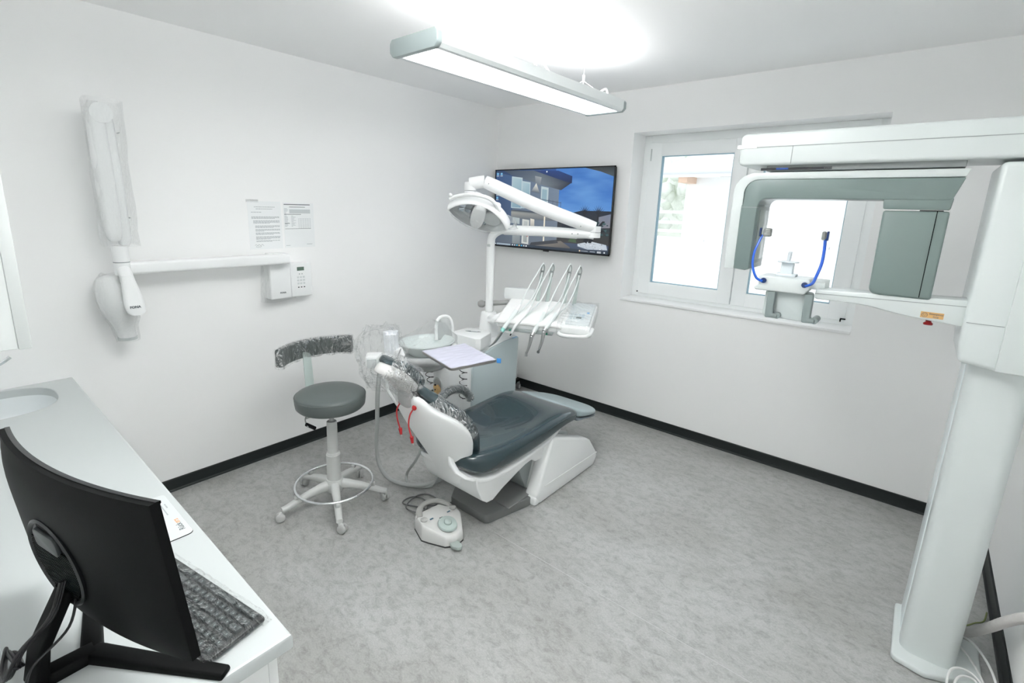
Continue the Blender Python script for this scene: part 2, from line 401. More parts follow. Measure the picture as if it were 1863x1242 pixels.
struct('ground_hill', MB().span((-14, 20.5, -0.5), (16, 25, 5.2), 0.8), mat('hill_pale', (0.78, 0.80, 0.74, 1), 0.9, var=0.2, vscale=2), smooth=True)

# ------------------------------------------------------------------ pendant luminaire
lamp = thing('pendant_lamp', 'long white pendant ceiling light with grey end caps, lit', 'ceiling light', (1.52, -1.51, 2.6))
LX0, LX1, LY0, LY1, LZ0, LZ1 = 1.375, 1.655, -2.285, -0.755, 2.300, 2.362
hb = MB()
hb.prism([(LX0, LZ0+0.014), (LX0+0.012, LZ0), (LX0+0.035, LZ0), (LX0+0.035, LZ0+0.006), (LX1-0.035, LZ0+0.006), (LX1-0.035, LZ0), (LX1-0.012, LZ0), (LX1, LZ0+0.014), (LX1, LZ1), (LX1-0.04, LZ1), (LX1-0.04, LZ1-0.01), (LX0+0.04, LZ1-0.01), (LX0+0.04, LZ1), (LX0, LZ1)], 'y', LY0+0.012, LY1-0.012)
part('housing', hb, mat('lamp_white', (0.80, 0.83, 0.83, 1), 0.4), lamp, ang=30)
capm = mat('lamp_end_cap', (0.33, 0.38, 0.38, 1), 0.35)
for y in (LY0+0.004, LY1-0.004):
    part('end_cap', MB().prism([(LX0-0.004, LZ0+0.014), (LX0+0.014, LZ0-0.004), (LX1-0.014, LZ0-0.004), (LX1+0.004, LZ0+0.014), (LX1+0.004, LZ1-0.010), (LX1-0.01, LZ1+0.004), (LX0+0.01, LZ1+0.004), (LX0-0.004, LZ1-0.01)], 'y', y-0.014, y+0.014, 0.005), capm, lamp)
part('diffuser', MB().span((LX0+0.036, LY0+0.04, LZ0+0.0005), (LX1-0.036, LY1-0.03, LZ0+0.0045)), emitter('lamp_diffuser', (1.0, 1.0, 1.0, 1), LAMP_DOWN), lamp, smooth=False)
part('uplight_panel', MB().span((LX0+0.042, LY0+0.1, LZ1-0.010), (LX1-0.042, LY1-0.1, LZ1-0.006)), emitter('lamp_uplight', (1.0, 1.0, 1.0, 1), LAMP_UP), lamp, smooth=False)
LXC = (LX0+LX1)/2
for ya in (-2.02, -1.02):
    w = MB(); w.tube([(LXC, ya, 2.44), (LXC, ya, RH)], 0.0012, 6, 1)
    for dy in (-0.13, 0.13): w.tube([(LXC, ya, 2.44), (LXC+0.085, ya+dy, LZ1-0.002)], 0.0012, 6, 1); w.tube([(LXC, ya, 2.44), (LXC-0.085, ya+dy, LZ1-0.002)], 0.0012, 6, 1)
    part('suspension_wire', w, soft_w, lamp)
    part('wire_grip', MB().cyl((LXC, ya, 2.435), (LXC, ya, 2.47), 0.007, n=12), soft_w, lamp)
    part('ceiling_cup', MB().cyl((LXC, ya, 2.585), (LXC, ya, RH), 0.02, n=16), soft_w, lamp)
cb = MB(); cb.tube([(LXC, -1.52, 2.6), (LXC, -1.52, 2.47), (LXC+0.01, -1.50, 2.42), (LXC+0.02, -1.49, 2.352)], 0.007, 8); cb.tube([(LXC, -1.52, 2.49), (LXC+0.05, -1.46, 2.41), (LXC+0.07, -1.42, 2.35)], 0.005, 8)
part('power_cord', cb, soft_w, lamp)
cb = MB(); cb.tube([(LXC+0.08, -1.0, 2.36), (LXC+0.10, -0.95, 2.395), (LXC+0.09, -0.90, 2.40), (LXC+0.09, -0.88, 2.36)], 0.006, 8)
cb.tube([(LXC+0.08, -0.97, 2.36), (LXC+0.09, -0.93, 2.38), (LXC+0.09, -0.92, 2.36)], 0.005, 8)
part('cable_loop', cb, soft_w, lamp)

# ------------------------------------------------------------------ television
tv = thing('television', 'black wall television showing a grey house at dusk under blue sky', 'television', (0.66, -0.03, 1.70))
TX0, TX1, TZ0, TZ1, TY = 0.040, 1.268, 1.352, 2.052, -0.075
part('back_shell', MB().span((TX0+0.004, TY+0.004, TZ0+0.004), (TX1-0.004, TY+0.032, TZ1-0.004), 0.008), black_p, tv)
part('wall_bracket', MB().span((0.45, TY+0.03, 1.55), (0.85, -0.001, 1.85), 0.004), black_p, tv)
bz = MB(); b = 0.009
bz.span((TX0, TY-0.004, TZ0), (TX0+b, TY+0.006, TZ1)); bz.span((TX1-b, TY-0.004, TZ0), (TX1, TY+0.006, TZ1))
bz.span((TX0, TY-0.004, TZ0), (TX1, TY+0.006, TZ0+0.013)); bz.span((TX0, TY-0.004, TZ1-b), (TX1, TY+0.006, TZ1))
part('bezel', bz, black_g, tv, smooth=False)
part('badge', MB().box(((TX0+TX1)/2, TY-0.003, TZ0-0.004), (0.06, 0.012, 0.012), 0.003), black_g, tv)
def picture_mat(name, s):
    m = bpy.data.materials.new(name); m.use_nodes = True; nt = m.node_tree
    b = nt.nodes['Principled BSDF']; b.inputs['Base Color'].default_value = (0.01, 0.01, 0.012, 1); b.inputs['Roughness'].default_value = 0.25
    a = nt.nodes.new('ShaderNodeVertexColor'); a.layer_name = 'Col'
    nt.links.new(a.outputs[0], b.inputs['Emission Color']); b.inputs['Emission Strength'].default_value = s
    return m
class Pic:
    """flat picture drawn as thin coloured polygons, u,v in 0..1 of the screen"""
    def __init__(s): s.v = []; s.f = []; s.c = []; s.k = 0
    def p(s, pts, cols):
        s.k -= .8
        if not isinstance(cols[0], tuple): cols = [cols]*len(pts)
        i0 = len(s.v); s.k += 1
        for q in pts: s.v.append((q[0], q[1], s.k))
        s.f.append(list(range(i0, i0+len(pts)))); s.c.append([srgb(*c) for c in cols]); return s
    def r(s, x0, y0, x1, y1, c, c2=None):
        c2 = c2 or c; return s.p([(x0, y0), (x1, y0), (x1, y1), (x0, y1)], [c, c, c2, c2])
    def build(s, name, fn, m, parent, label=None):
        me = bpy.data.meshes.new(name); off = OFFS[parent.name]
        me.from_pydata([V(fn(*q))-off for q in s.v], [], s.f)
        at = me.color_attributes.new('Col', 'FLOAT_COLOR', 'CORNER'); i = 0
        for c in s.c:
            for q in c: at.data[i].color = q; i += 1
        me.materials.append(m); o = bpy.data.objects.new(name, me); COL.objects.link(o); o.parent = parent; OFFS[o.name] = off
        if label: o['label'] = label
        return o
pc = Pic()
pc.p([(0, 0), (1, 0), (1, 1), (0, 1)], [(60, 74, 90), (62, 72, 84), (38, 92, 172), (40, 60, 92)])
pc.p([(.55, .45), (1, .45), (1, 1), (.55, 1)], [(62, 118, 196), (70, 130, 205), (30, 80, 160), (34, 84, 168)])
for gi in range(26):
    for gj in range(26):
        x0, y0 = .55+.45*gi/26, .44+.56*gj/26; q = []
        for ax, ay in ((0, 0), (1, 0), (1, 1), (0, 1)):
            xx, yy = x0+ax*.45/26, y0+ay*.56/26
            n = mnoise(V((xx*5+yy*2.2, yy*11, 1)))*.6+mnoise(V((xx*13+yy*5, yy*26, 4)))*.3
            t = max(0, min(1, .45+.9*n)); k = max(0, min(1, (yy-.44)/.5))
            a_, b_ = (44+22*(1-k), 100+24*(1-k), 178+18*(1-k)), (108, 160, 214)
            q.append(tuple(a_[m]*(1-t*.75)+b_[m]*t*.75 for m in range(3)))
        pc.p([(x0, y0), (x0+.45/26, y0), (x0+.45/26, y0+.56/26), (x0, y0+.56/26)], q)
for cl in () and ([(.66, .62), (.8, .66), (.98, .72), (.99, .78), (.82, .74), (.68, .68)], [(.6, .70), (.72, .76), (.66, .80), (.58, .76)], [(.78, .86), (.97, .9), (.98, .95), (.85, .93)], [(.72, .52), (.98, .56), (.98, .61), (.8, .59)]):
    pc.p(cl, [(92, 150, 214)]*3+[(58, 112, 188)]*(len(cl)-3))
pc.p([(0, 0), (.585, 0), (.585, .78), (0, .98)], [(84, 94, 106), (108, 118, 130), (112, 128, 146), (62, 82, 114)])       # facade
pc.p([(0, .30), (.17, .30), (.17, .92), (0, .97)], [(58, 72, 98), (70, 88, 116), (64, 92, 130), (50, 80, 126)])
pc.p([(.07, 1), (.42, .985), (.685, .90), (.685, .83), (.60, .74), (.45, .80), (.16, .93)], [(60, 70, 84), (88, 100, 112), (40, 54, 80), (32, 42, 60), (60, 66, 76), (110, 120, 128), (70, 84, 104)])   # soffit
pc.p([(.36, .985), (.57, .975), (.685, .905), (.685, .82), (.60, .86)], [(30, 56, 110), (34, 64, 122), (26, 50, 100), (24, 40, 76), (30, 52, 96)])   # roof fascia
pc.p([(.37, .92), (.43, .90), (.42, .80), (.38, .81)], [(140, 148, 152), (150, 156, 158), (108, 118, 128), (100, 112, 124)])
for (x0, y0, x1, y1) in ((.165, .52, .25, .92), (.26, .52, .325, .86)):
    pc.p([(x0-.008, y0-.01), (x1+.008, y0-.015), (x1+.008, y1-.02), (x0-.008, y1)], (176, 194, 200)); pc.p([(x0, y0), (x1, y0-.004), (x1, y1-.04), (x0, y1-.015)], [(132, 160, 174), (120, 150, 168), (150, 178, 190), (166, 190, 198)])
pc.p([(.43, .58), (.495, .57), (.495, .77), (.43, .79)], (178, 194, 198)); pc.p([(.44, .58), (.482, .575), (.482, .745), (.44, .755)], (138, 166, 178))
pc.p([(.34, .72), (.42, .70), (.385, .83)], [(80, 94, 112), (84, 98, 114), (226, 226, 214)])
pc.p([(.16, .485), (.60, .455), (.60, .43), (.16, .455)], [(40, 52, 68), (60, 72, 88), (96, 106, 112), (150, 154, 150)])   # balcony slab
pc.p([(.16, .455), (.585, .43), (.585, .36), (.16, .37)], [(150, 152, 146), (120, 126, 130), (92, 100, 110), (98, 106, 114)])
for x in (.50, .535, .57, .602): pc.p([(x, .455), (x+.004, .455), (x+.004, .63-(x-.5)*.3), (x, .63-(x-.5)*.3)], (78, 92, 112))
pc.p([(.40, .64), (.605, .59), (.605, .583), (.40, .632)], (70, 82, 100))
pc.p([(.175, .31), (.245, .30), (.245, .38), (.175, .39)], (168, 180, 182))
pc.p([(.18, .0), (.255, .0), (.255, .27), (.18, .275)], [(120, 128, 130), (110, 118, 122), (150, 160, 164), (160, 170, 172)])
pc.p([(.27, .05), (.335, .04), (.335, .36), (.27, .37)], (196, 200, 196)); pc.p([(.285, .07), (.32, .065), (.32, .34), (.285, .345)], [(150, 156, 154), (140, 148, 150), (170, 178, 180), (176, 182, 182)])
pc.p([(.345, .20), (.385, .19), (.382, .37), (.345, .38)], [(88, 98, 110), (90, 100, 112), (214, 210, 198), (220, 216, 204)])
pc.p([(.466, .06), (.478, .06), (.478, .42), (.466, .42)], [(228, 222, 204)]*4)                                       # light strip
pc.p([(.318, .14), (.326, .14), (.326, .2), (.318, .2)], (176, 40, 44))
pc.p([(.585, .10), (.585, .40), (1, .36), (1, .10)], [(58, 58, 58), (44, 50, 58), (36, 44, 50), (52, 52, 50)])      # garden dark
pc.p([(.64, .45), (.78, .50), (1, .50), (1, .30), (.62, .28)], [(26, 36, 54), (24, 34, 50), (28, 38, 52), (40, 44, 48), (36, 42, 50)])
for cx in (.80, .905):
    for k in range(9):
        a = PI*(0.08+0.84*k/8); pc.p([(cx-.006, .46), (cx+.006, .46), (cx+.055*math.cos(a), .47+.10*math.sin(a))], (20, 28, 40))
    pc.r(cx-.008, .36, cx+.008, .48, (22, 28, 36))
pc.p([(.91, .30), (1, .31), (1, .47), (.91, .43)], [(120, 120, 128), (128, 126, 134), (110, 120, 140), (118, 122, 136)])
pc.p([(.33, .035), (.62, .12), (.70, .05), (.70, .02), (.34, .0)], [(130, 122, 112), (116, 112, 106), (96, 94, 92), (80, 80, 80), (120, 116, 110)])
pc.p([(.34, .02), (.60, .09), (.585, .13), (.36, .07)], [(60, 64, 70)]*4)
pc.p([(.76, .10), (.86, .14), (.98, .11), (.99, .05), (.84, .04), (.76, .07)], [(186, 196, 206), (198, 206, 212), (176, 190, 202), (188, 198, 206), (170, 182, 194), (180, 190, 200)])
rr = random.Random(3)
for k in range(60):
    x, y = rr.uniform(.765, .975), rr.uniform(.05, .115); s_ = rr.uniform(.003, .007); g = rr.randint(130, 225)
    pc.p([(x-s_, y), (x, y-s_*1.2), (x+s_, y), (x, y+s_*1.2)], (g, g+6, min(255, g+14)))
for tr in ([(.84, .12), (.865, .12), (.92, .30), (.96, .38), (.94, .385), (.885, .28)], [(.80, .14), (.83, .11), (.86, .22), (.845, .23)], [(.865, .24), (.80, .30), (.80, .32), (.88, .28)], [(.90, .24), (.99, .27), (.99, .285), (.90, .27)]):
    pc.p(tr, (20, 26, 32))
for k in range(26):
    x, y = rr.uniform(.87, .995), rr.uniform(.22, .37); s_ = rr.uniform(.008, .018); pc.p([(x-s_, y), (x, y-s_), (x+s_, y), (x, y+s_)], rr.choice([(34, 62, 66), (26, 44, 50), (52, 84, 86)]))
pc.p([(.68, .12), (.75, .11), (.745, .15), (.70, .16)], (70, 92, 66))
pc.p([(.78, 1), (1, 1), (1, .89), (.90, .95)], [(54, 60, 62), (38, 44, 48), (70, 84, 90), (60, 66, 70)])              # corner eave
pc.r(0, 0, 1, .035, (44, 56, 70)); pc.r(.025, .006, .165, .03, (150, 166, 178)); pc.p([(.008, .012), (.018, .012), (.018, .024), (.008, .024)], (220, 228, 234))
for k, c in enumerate([(210, 220, 226), (190, 204, 214), (90, 190, 220), (230, 206, 160), (80, 180, 230), (200, 210, 216), (230, 236, 240)]): pc.r(.178+.022*k, .010, .190+.022*k, .026, c)
pc.r(.775, .010, .785, .026, (240, 220, 180)); pc.r(.79, .014, .845, .022, (150, 160, 168)); pc.r(.86, .013, .90, .023, (150, 160, 168)); pc.r(.915, .018, .945, .027, (200, 206, 210)); pc.r(.915, .007, .945, .015, (200, 206, 210)); pc.r(.965, .010, .975, .026, (220, 226, 230))
for x, y in ((.018, .955), (.055, .955), (.018, .76), (.018, .70), (.018, .64)):
    pc.r(x-.009, y-.014, x+.009, y+.014, (120, 180, 214)); pc.r(x-.012, y-.03, x+.012, y-.022, (200, 208, 214))
pc.p([(.468, .958), (.478, .958), (.478, .975), (.468, .975)], (230, 234, 238))
pc.build('screen', lambda u, v, k: (TX0+0.008+u*(TX1-TX0-0.016), TY+0.002-k*0.00001, TZ0+0.012+v*(TZ1-TZ0-0.020)), picture_mat('screen_picture', 0.95), tv, 'lit screen with a photograph of a grey house at dusk')

# ------------------------------------------------------------------ two printed sheets on the left wall
paper = mat('paper', (0.86, 0.875, 0.88, 1), 0.7); ink = mat('ink_grey', (0.33, 0.36, 0.38, 1), 0.7); ink2 = mat('ink_dark', (0.10, 0.12, 0.13, 1), 0.7); ink3 = mat('ink_pale', (0.58, 0.61, 0.62, 1), 0.7)
def strip(mb, y0, y1, z, h, x): mb.poly([(x, y0, z), (x, y1, z), (x, y1, z+h), (x, y0, z+h)])
sh = thing('printed_letter', 'white A4 letter full of text lines taped to the left wall', 'paper sheet', (0.001, -2.234, 1.56))
part('sheet', MB().span((0.0005, -2.339, 1.412), (0.0015, -2.130, 1.708)), paper, sh, smooth=False)
rows = [(1.672, .04, .17, 1), (1.660, .05, .16, 1), (1.640, .02, .09, 1)]
for a, b_, n_ in ((1.612, .02, 3), (1.588, .03, 4), (1.556, .04, 3), (1.534, .04, 3), (1.513, .04, 3), (1.489, .04, 4), (1.464, .04, 2)):
    for k in range(n_): rows.append((a-k*0.0052, b_, .195 if k < n_-1 else rr.uniform(.09, .17), 0))
tx = MB(); 
for z, a, b_, d in rows:
    y = a
    while y < b_-0.006:
        w_ = min(rr.uniform(.006, .018), b_-y); strip(tx, -2.339+y, -2.339+y+w_, z, 0.0026, 0.0017); y += w_+0.0022
part('printed_text', tx, ink, sh, smooth=False)['kind'] = 'stuff'
sg = MB()
for k in range(14): strip(sg, -2.339+.03+k*.004, -2.339+.033+k*.004, 1.437+.003*math.sin(k*1.3), .0022, 0.0017)
for k in range(9): strip(sg, -2.339+.035+k*.004, -2.339+.038+k*.004, 1.426+.003*math.sin(k*1.9), .0022, 0.0017)
part('signature', sg, ink2, sh, smooth=False)
part('tape', MB().span((0.0014, -2.345, 1.700), (0.0019, -2.27, 1.718)), film_m, sh, smooth=False)
sh = thing('printed_form', 'white A4 form with a dark header bar and small tables', 'paper sheet', (0.001, -2.02, 1.56))
y0 = -2.114
part('sheet', MB().span((0.0005, y0, 1.414), (0.0015, y0+0.21, 1.704)), paper, sh, smooth=False)
hd = MB(); strip(hd, y0+.005, y0+.185, 1.690, .005, .0018); strip(hd, y0+.04, y0+.15, 1.675, .003, .0018); strip(hd, y0+.005, y0+.12, 1.628, .003, .0018); strip(hd, y0+.005, y0+.185, 1.536, .002, .0018)
strip(hd, y0+.005, y0+.04, 1.570, .0025, .0018)
part('header_bar', hd, ink2, sh, smooth=False)
tb = MB(); strip(tb, y0+.04, y0+.185, 1.636, .026, .0017); part('shaded_box', tb, ink3, sh, smooth=False)
tl = MB()
for k in range(6): strip(tl, y0+.10+k*.0165, y0+.1008+k*.0165, 1.538, .066, .0018)
for k in range(9): strip(tl, y0+.10, y0+.185, 1.540+k*.0078, .0008, .0018)
for k in range(16):
    z = 1.664-k*.0075
    if .628 < z-1 < .632: continue
    strip(tl, y0+.005, y0+.005+rr.uniform(.012, .032), z, .0022, .0018)
    if k > 5: strip(tl, y0+.05, y0+.05+rr.uniform(.01, .04), z, .0018, .0018)
for a, b_ in ((.005, .035), (.15, .19), (.155, .18)): strip(tl, y0+a, y0+b_, 1.428 if a < .1 else 1.430+a*.02, .002, .0018)
part('printed_tables', tl, ink, sh, smooth=False)['kind'] = 'stuff'

# ------------------------------------------------------------------ wall x-ray unit
xr = thing('dental_xray', 'white wall x-ray with folded arm wrapped in clear plastic, head hanging down', 'x-ray machine', (0.03, -2.2, 1.25))
part('mount_box', MB().span((0.0, -2.268, 1.095), (0.085, -2.132, 1.322), 0.008, 3), white_p, xr)
kp = part('control_panel', MB().span((0.0, -2.127, 1.096), (0.075, -1.982, 1.318), 0.006, 3), white_p, xr)
part('display', MB().span((0.075, -2.083, 1.268), (0.0765, -2.035, 1.292)), mat('lcd', (0.10, 0.15, 0.12, 1), 0.3), kp, smooth=False)
btn = mat('button_grey', (0.68, 0.71, 0.71, 1), 0.5)
for j in range(4):
    for i in range(3):
        dk = j == 3
        part('button', MB().box((0.0758, -2.078+i*0.020, 1.225-j*0.021-(0.004 if dk else 0)), (0.003, 0.013 if not dk else 0.009, 0.012 if not dk else 0.006), 0.001), black_p if dk else btn, kp)
for i in range(2): part('button', MB().box((0.0758, -2.068+i*0.018, 1.246), (0.003, 0.006, 0.006), 0.001), grey_p2, kp)
# horizontal arm on a pivot above the box
ha = MB(); ha.prism(rrect(0.075, 0.062, 0.014, 4, 0.115, 1.357), 'y', -3.0, -2.165)
part('horizontal_arm', ha, white_p, xr)
part('arm_pivot', MB().cyl((0.09, -2.2, 1.32), (0.09, -2.2, 1.39), 0.04, n=24), white_p, xr)
part('pivot_plate', MB().span((0.0, -2.255, 1.33), (0.06, -2.145, 1.388), 0.006), white_p, xr)
XY, XX = -3.035, 0.155
part('elbow', MB().cyl((XX, XY, 1.33), (XX, XY, 1.475), 0.034, n=28), white_p, xr)
part('elbow_ring', MB().cyl((XX, XY, 1.392), (XX, XY, 1.396), 0.0347, n=28), grey_p2, xr)
# folded scissor arm: two parallel covers going up
def armcov(dx, dy, z0, z1, w, d, nm):
    mb = MB(); rings = []
    for t in (0, .02, .08, .3, .6, .9, .97, 1):
        k = 1.0 if .05 < t < .95 else (0.82 if t in (.02, .97) else 0.55)
        z = z0+(z1-z0)*t; yy = XY+dy-0.012*t; ww = w*(1.0+0.12*math.sin(PI*t))*k
        rings.append([(XX+dx+p[0], yy+p[1], z) for p in rrect(d*k, ww, min(d*k, ww)*0.42, 4)])
    mb.loft(rings); return part(nm, mb, white_p, xr)
armcov(0.03, -0.022, 1.50, 2.135, 0.07, 0.055, 'lower_arm')
armcov(-0.03, 0.030, 1.47, 2.115, 0.06, 0.055, 'upper_arm')
part('top_joint', MB().cyl((XX-0.055, XY-0.012, 2.085), (XX+0.06, XY-0.012, 2.085), 0.045, n=24), white_p, xr)
for z in (1.61, 2.01): part('cover_seam', MB().box((XX-0.01, XY+0.058, z), (0.04, 0.003, 0.004)), grey_p2, xr)
wr = MB(); rings = []
for t in range(11):
    k = t/10; z = 1.475+(2.15-1.475)*k; w = 0.075+0.012*math.sin(k*9)
    rings.append([(XX+p[0], XY+0.005+p[1], z) for p in rrect(0.15+0.01*math.sin(k*7), 0.135+w*0.15, 0.045, 4)])
wr.loft(rings, cap=False); wr.jitter(0.008, 22); part('plastic_sleeve', wr, film('sleeve_film', 0.10, 0.15, 30, 0.6, 0.05), xr)
# yoke and tube head
yk = MB(); rings = []
for z, w, d in ((1.335, .052, .05), (1.30, .06, .05), (1.24, .078, .045), (1.18, .088, .042), (1.15, .08, .042), (1.135, .05, .035)):
    rings.append([(0.215+p[0]+(1.335-z)*0.10, XY+p[1]+(1.335-z)*0.09, z) for p in rrect(d, w, min(w, d)*0.45, 5)])
yk.loft(rings); yo = part('yoke', yk, white_p, xr)
part('yoke_neck', MB().tube([(XX, XY, 1.40), (XX+0.01, XY, 1.36), (0.20, XY, 1.335), (0.216, XY, 1.30)], 0.029, 14), white_p, xr)
th = MB(); rings = []
for z, w, d in ((1.325, .06, .06), (1.31, .115, .12), (1.26, .15, .165), (1.20, .158, .18), (1.15, .148, .175), (1.10, .115, .135), (1.06, .085, .095), (1.02, .078, .08), (1.0, .075, .078)):
    rings.append([(0.115+p[0]*0.95, XY-0.045+p[1]+(1.325-z)*0.11, z) for p in rrect(d, w, min(w, d)*0.46, 6)])
th.loft(rings); part('tube_head', th, soft_w, xr, ang=60)
part('cone_rim', MB().cyl((0.115, XY-0.0095, 0.99), (0.115, XY-0.0095, 1.004), 0.042, n=28), lgrey_p, xr)
wr = MB(); rings = []
for z, w, d in ((1.335, .09, .10), (1.26, .17, .185), (1.15, .168, .19), (1.06, .11, .12), (0.985, .1, .1)):
    rings.append([(0.115+p[0]*0.93, XY-0.045+p[1]+(1.325-z)*0.11, z) for p in rrect(d, w, min(w, d)*0.4, 6)])
wr.loft(rings, cap=False); wr.subdiv(1); wr.jitter(0.01, 25, 3); part('plastic_sleeve', wr, MATS['sleeve_film'], xr)
text('logo', 'FONA', 0.0165, frame((0.2550, XY+0.010, 1.178), (0.02, 1, 0.02), (-.1, 0, 1)), ink2, xr, 0.0004, bold=0.0006)
text('logo', 'FONA', 0.0145, frame((0.0855, -2.19, 1.135), (0, 1, 0), (0, 0, 1)), ink2, xr, 0.0004, bold=0.0005)
bagm = MB(); bagm.prism([(-2.31, 1.08), (-2.25, 1.07), (-2.10, 1.088), (-2.10, 1.10), (-2.262, 1.092), (-2.272, 1.32), (-2.29, 1.325)], 'x', 0.02, 0.075); bagm.subdiv(1); bagm.jitter(0.006, 30)
part('plastic_sleeve', bagm, film_l, xr)

# ================================================================== WORKTOP SIDE
WT = 0.81
wtop = thing('worktop', 'long white worktop with an undermounted sink along the near left side', 'worktop', (1.1, -3.6, WT))
SC = V((0.225, -3.60)); SA, SB = 0.205, 0.235
def sink_pt(a, k=1.0):
    c, s_ = math.cos(a), math.sin(a); e = 2/2.7
    return SC.x+SA*k*math.copysign(abs(c)**e, c), SC.y+SB*k*math.copysign(abs(s_)**e, s_)
X0, X1, Y0, Y1 = 0.0, 2.275, -3.945, -3.272
angs = [2*PI*k/64 for k in range(64)]
for cx, cy in ((X0, Y0), (X1, Y0), (X1, Y1), (X0, Y1)):
    angs.append(math.atan2(cy-SC.y, cx-SC.x) % (2*PI))
angs = sorted(angs)
def rect_pt(a):
    dx, dy = math.cos(a), math.sin(a); t = 1e9
    if dx > 1e-9: t = min(t, (X1-SC.x)/dx)
    if dx < -1e-9: t = min(t, (X0-SC.x)/dx)
    if dy > 1e-9: t = min(t, (Y1-SC.y)/dy)
    if dy < -1e-9: t = min(t, (Y0-SC.y)/dy)
    return SC.x+dx*t, SC.y+dy*t
def rp(a, ins):
    x, y = rect_pt(a); return min(max(x, X0), X1-ins), min(max(y, Y0), Y1-ins)
tp = MB(); n_ = len(angs); TH = 0.038
rings = [[(*sink_pt(a), WT-TH) for a in angs], [(*sink_pt(a), WT-0.002) for a in angs], [(*sink_pt(a, 1.012), WT) for a in angs],
         [(*rp(a, 0.006), WT) for a in angs], [(*rp(a, 0.002), WT-0.002) for a in angs], [(*rp(a, 0), WT-0.007) for a in angs], [(*rp(a, 0), WT-TH+.006) for a in angs], [(*rp(a, 0.005), WT-TH) for a in angs], [(*sink_pt(a), WT-TH) for a in angs]]
tp.loft(rings, cap=False); bmesh.ops.remove_doubles(tp.bm, verts=tp.bm.verts, dist=1e-5)
part('top', tp, white_t, wtop, ang=25)
bw = MB(); rings = [[(*sink_pt(a, k), z) for a in angs] for k, z in ((1.0, WT-TH), (1.0, WT-0.07), (0.97, WT-0.12), (0.88, WT-0.155), (0.6, WT-0.165), (0.12, WT-0.17))]
rings += [[(*sink_pt(a, k), z) for a in angs] for k, z in ((0.12, WT-0.178), (0.9, WT-0.172), (1.03, WT-0.12), (1.04, WT-TH), (1.0, WT-TH))]
bw.loft(rings, cap=False); part('sink_bowl', bw, mat('sink_white', (0.80, 0.83, 0.84, 1), 0.3), wtop, ang=60)
part('sink_drain', MB().lathe([(0, 0.0), (0.03, 0.0), (0.032, 0.002), (0.024, 0.004), (0, 0.003)], (SC.x, SC.y, WT-0.1785), 24), chrome, wtop)
cabs = [(0.004, 0.566), (0.568, 1.128), (1.130, 1.690), (1.692, 2.236)]
pos = ['under the sink by the left wall', 'second from the left wall', 'third from the left wall', 'at the free end under the monitor']
for i, (a, b_) in enumerate(cabs):
    c = thing('base_cabinet', 'white base cabinet '+pos[i], 'cabinet', ((a+b_)/2, -3.6, 0), 'base cabinets under the worktop')
    part('body', MB().span((a, -3.94, 0.10), (b_, -3.312, WT-TH-(0.16 if i == 0 else 0.001))), white_m, c, smooth=False)
    part('plinth', MB().span((a+0.01, -3.93, 0.0), (b_-0.01, -3.36, 0.10)), lgrey_p, c, smooth=False)
    d = part('door', MB().span((a+0.001, -3.311, 0.105), (b_-0.001, -3.291, WT-TH-0.004), 0.002), white_m, c)
    part('handle', MB().span(((a+b_)/2-0.07, -3.291, 0.70), ((a+b_)/2+0.07, -3.281, 0.712), 0.003), steel, d)
uc = thing('wall_cabinet', 'white wall cabinet above the worktop, only its lower corner in view', 'cabinet', (1.5, -3.75, 1.4))
cab_m = mat('cabinet_white', (0.62, 0.645, 0.64, 1), 0.35)
part('body', MB().span((1.2, -3.945, 1.402), (1.798, -3.5712, 2.15), 0.001), cab_m, uc, smooth=False)
part('door', MB().span((1.201, -3.571, 1.400), (1.80, -3.550, 2.152), 0.002), cab_m, uc)
fc = thing('basin_tap', 'chrome tap with a raised lever over the sink', 'tap', (0.22, -3.87, WT))
part('body', MB().lathe([(0, 0), (0.027, 0), (0.027, 0.006), (0.021, 0.012), (0.021, 0.13), (0.018, 0.14), (0, 0.142)], (0.22, -3.87, WT), 24), chrome, fc)
part('spout', MB().tube([(0.22, -3.87, WT+.07), (0.22, -3.80, WT+0.12), (0.22, -3.73, WT+0.115), (0.22, -3.69, WT+0.09)], 0.012, 12), chrome, fc)
lv = MB(); lv.tube([(0.22, -3.87, WT+0.145), (0.217, -3.74, WT+0.133), (0.205, -3.60, WT+0.148), (0.195, -3.53, WT+0.172), (0.19, -3.492, WT+0.196)], lambda t: 0.008+0.006*t, 12, flat=0.5)
part('lever', lv, chrome, fc)

# ------------------------------------------------------------------ curved monitor seen from behind
mo = thing('monitor', 'black curved monitor seen from behind on a forked stand', 'monitor', (2.03, -3.56, WT))
MC = V((2.014, -3.553, 0)); ME = V((0.971, 0.240, 0)); MN = V((-0.240, 0.971, 0))
def mp(t, n, z): return MC+ME*(t*0.2735+0.0035)-MN*(n-0.102*(1.226-z))+V((0, 0, z))
MZ0, MZ1, SAG = 0.888, 1.226, 0.036
def back_n(t, w):   # cover bulge towards the back, w 0..1 from bottom to top
    return SAG*(1-t*t)+0.018*(1-abs(t)**6)*(1-abs(2*w-1)**5)
sh_ = MB(); NT, NW = 28, 14
rings = []
for j in range(NW+1):
    w = j/NW; rings.append([mp(-1+2*i/NT, back_n(-1+2*i/NT, w)+0.004, MZ0+(MZ1-MZ0)*w) for i in range(NT+1)])
sh_.loft(rings, closed=False, cap=False)
for j in (0, NW):
    z = MZ0+(MZ1-MZ0)*(j/NW)
    sh_.loft([[mp(-1+2*i/NT, back_n(-1+2*i/NT, j/NW)+0.004, z) for i in range(NT+1)], [mp(-1+2*i/NT, SAG*(1-(-1+2*i/NT)**2)-0.012, z) for i in range(NT+1)]], closed=False, cap=False)
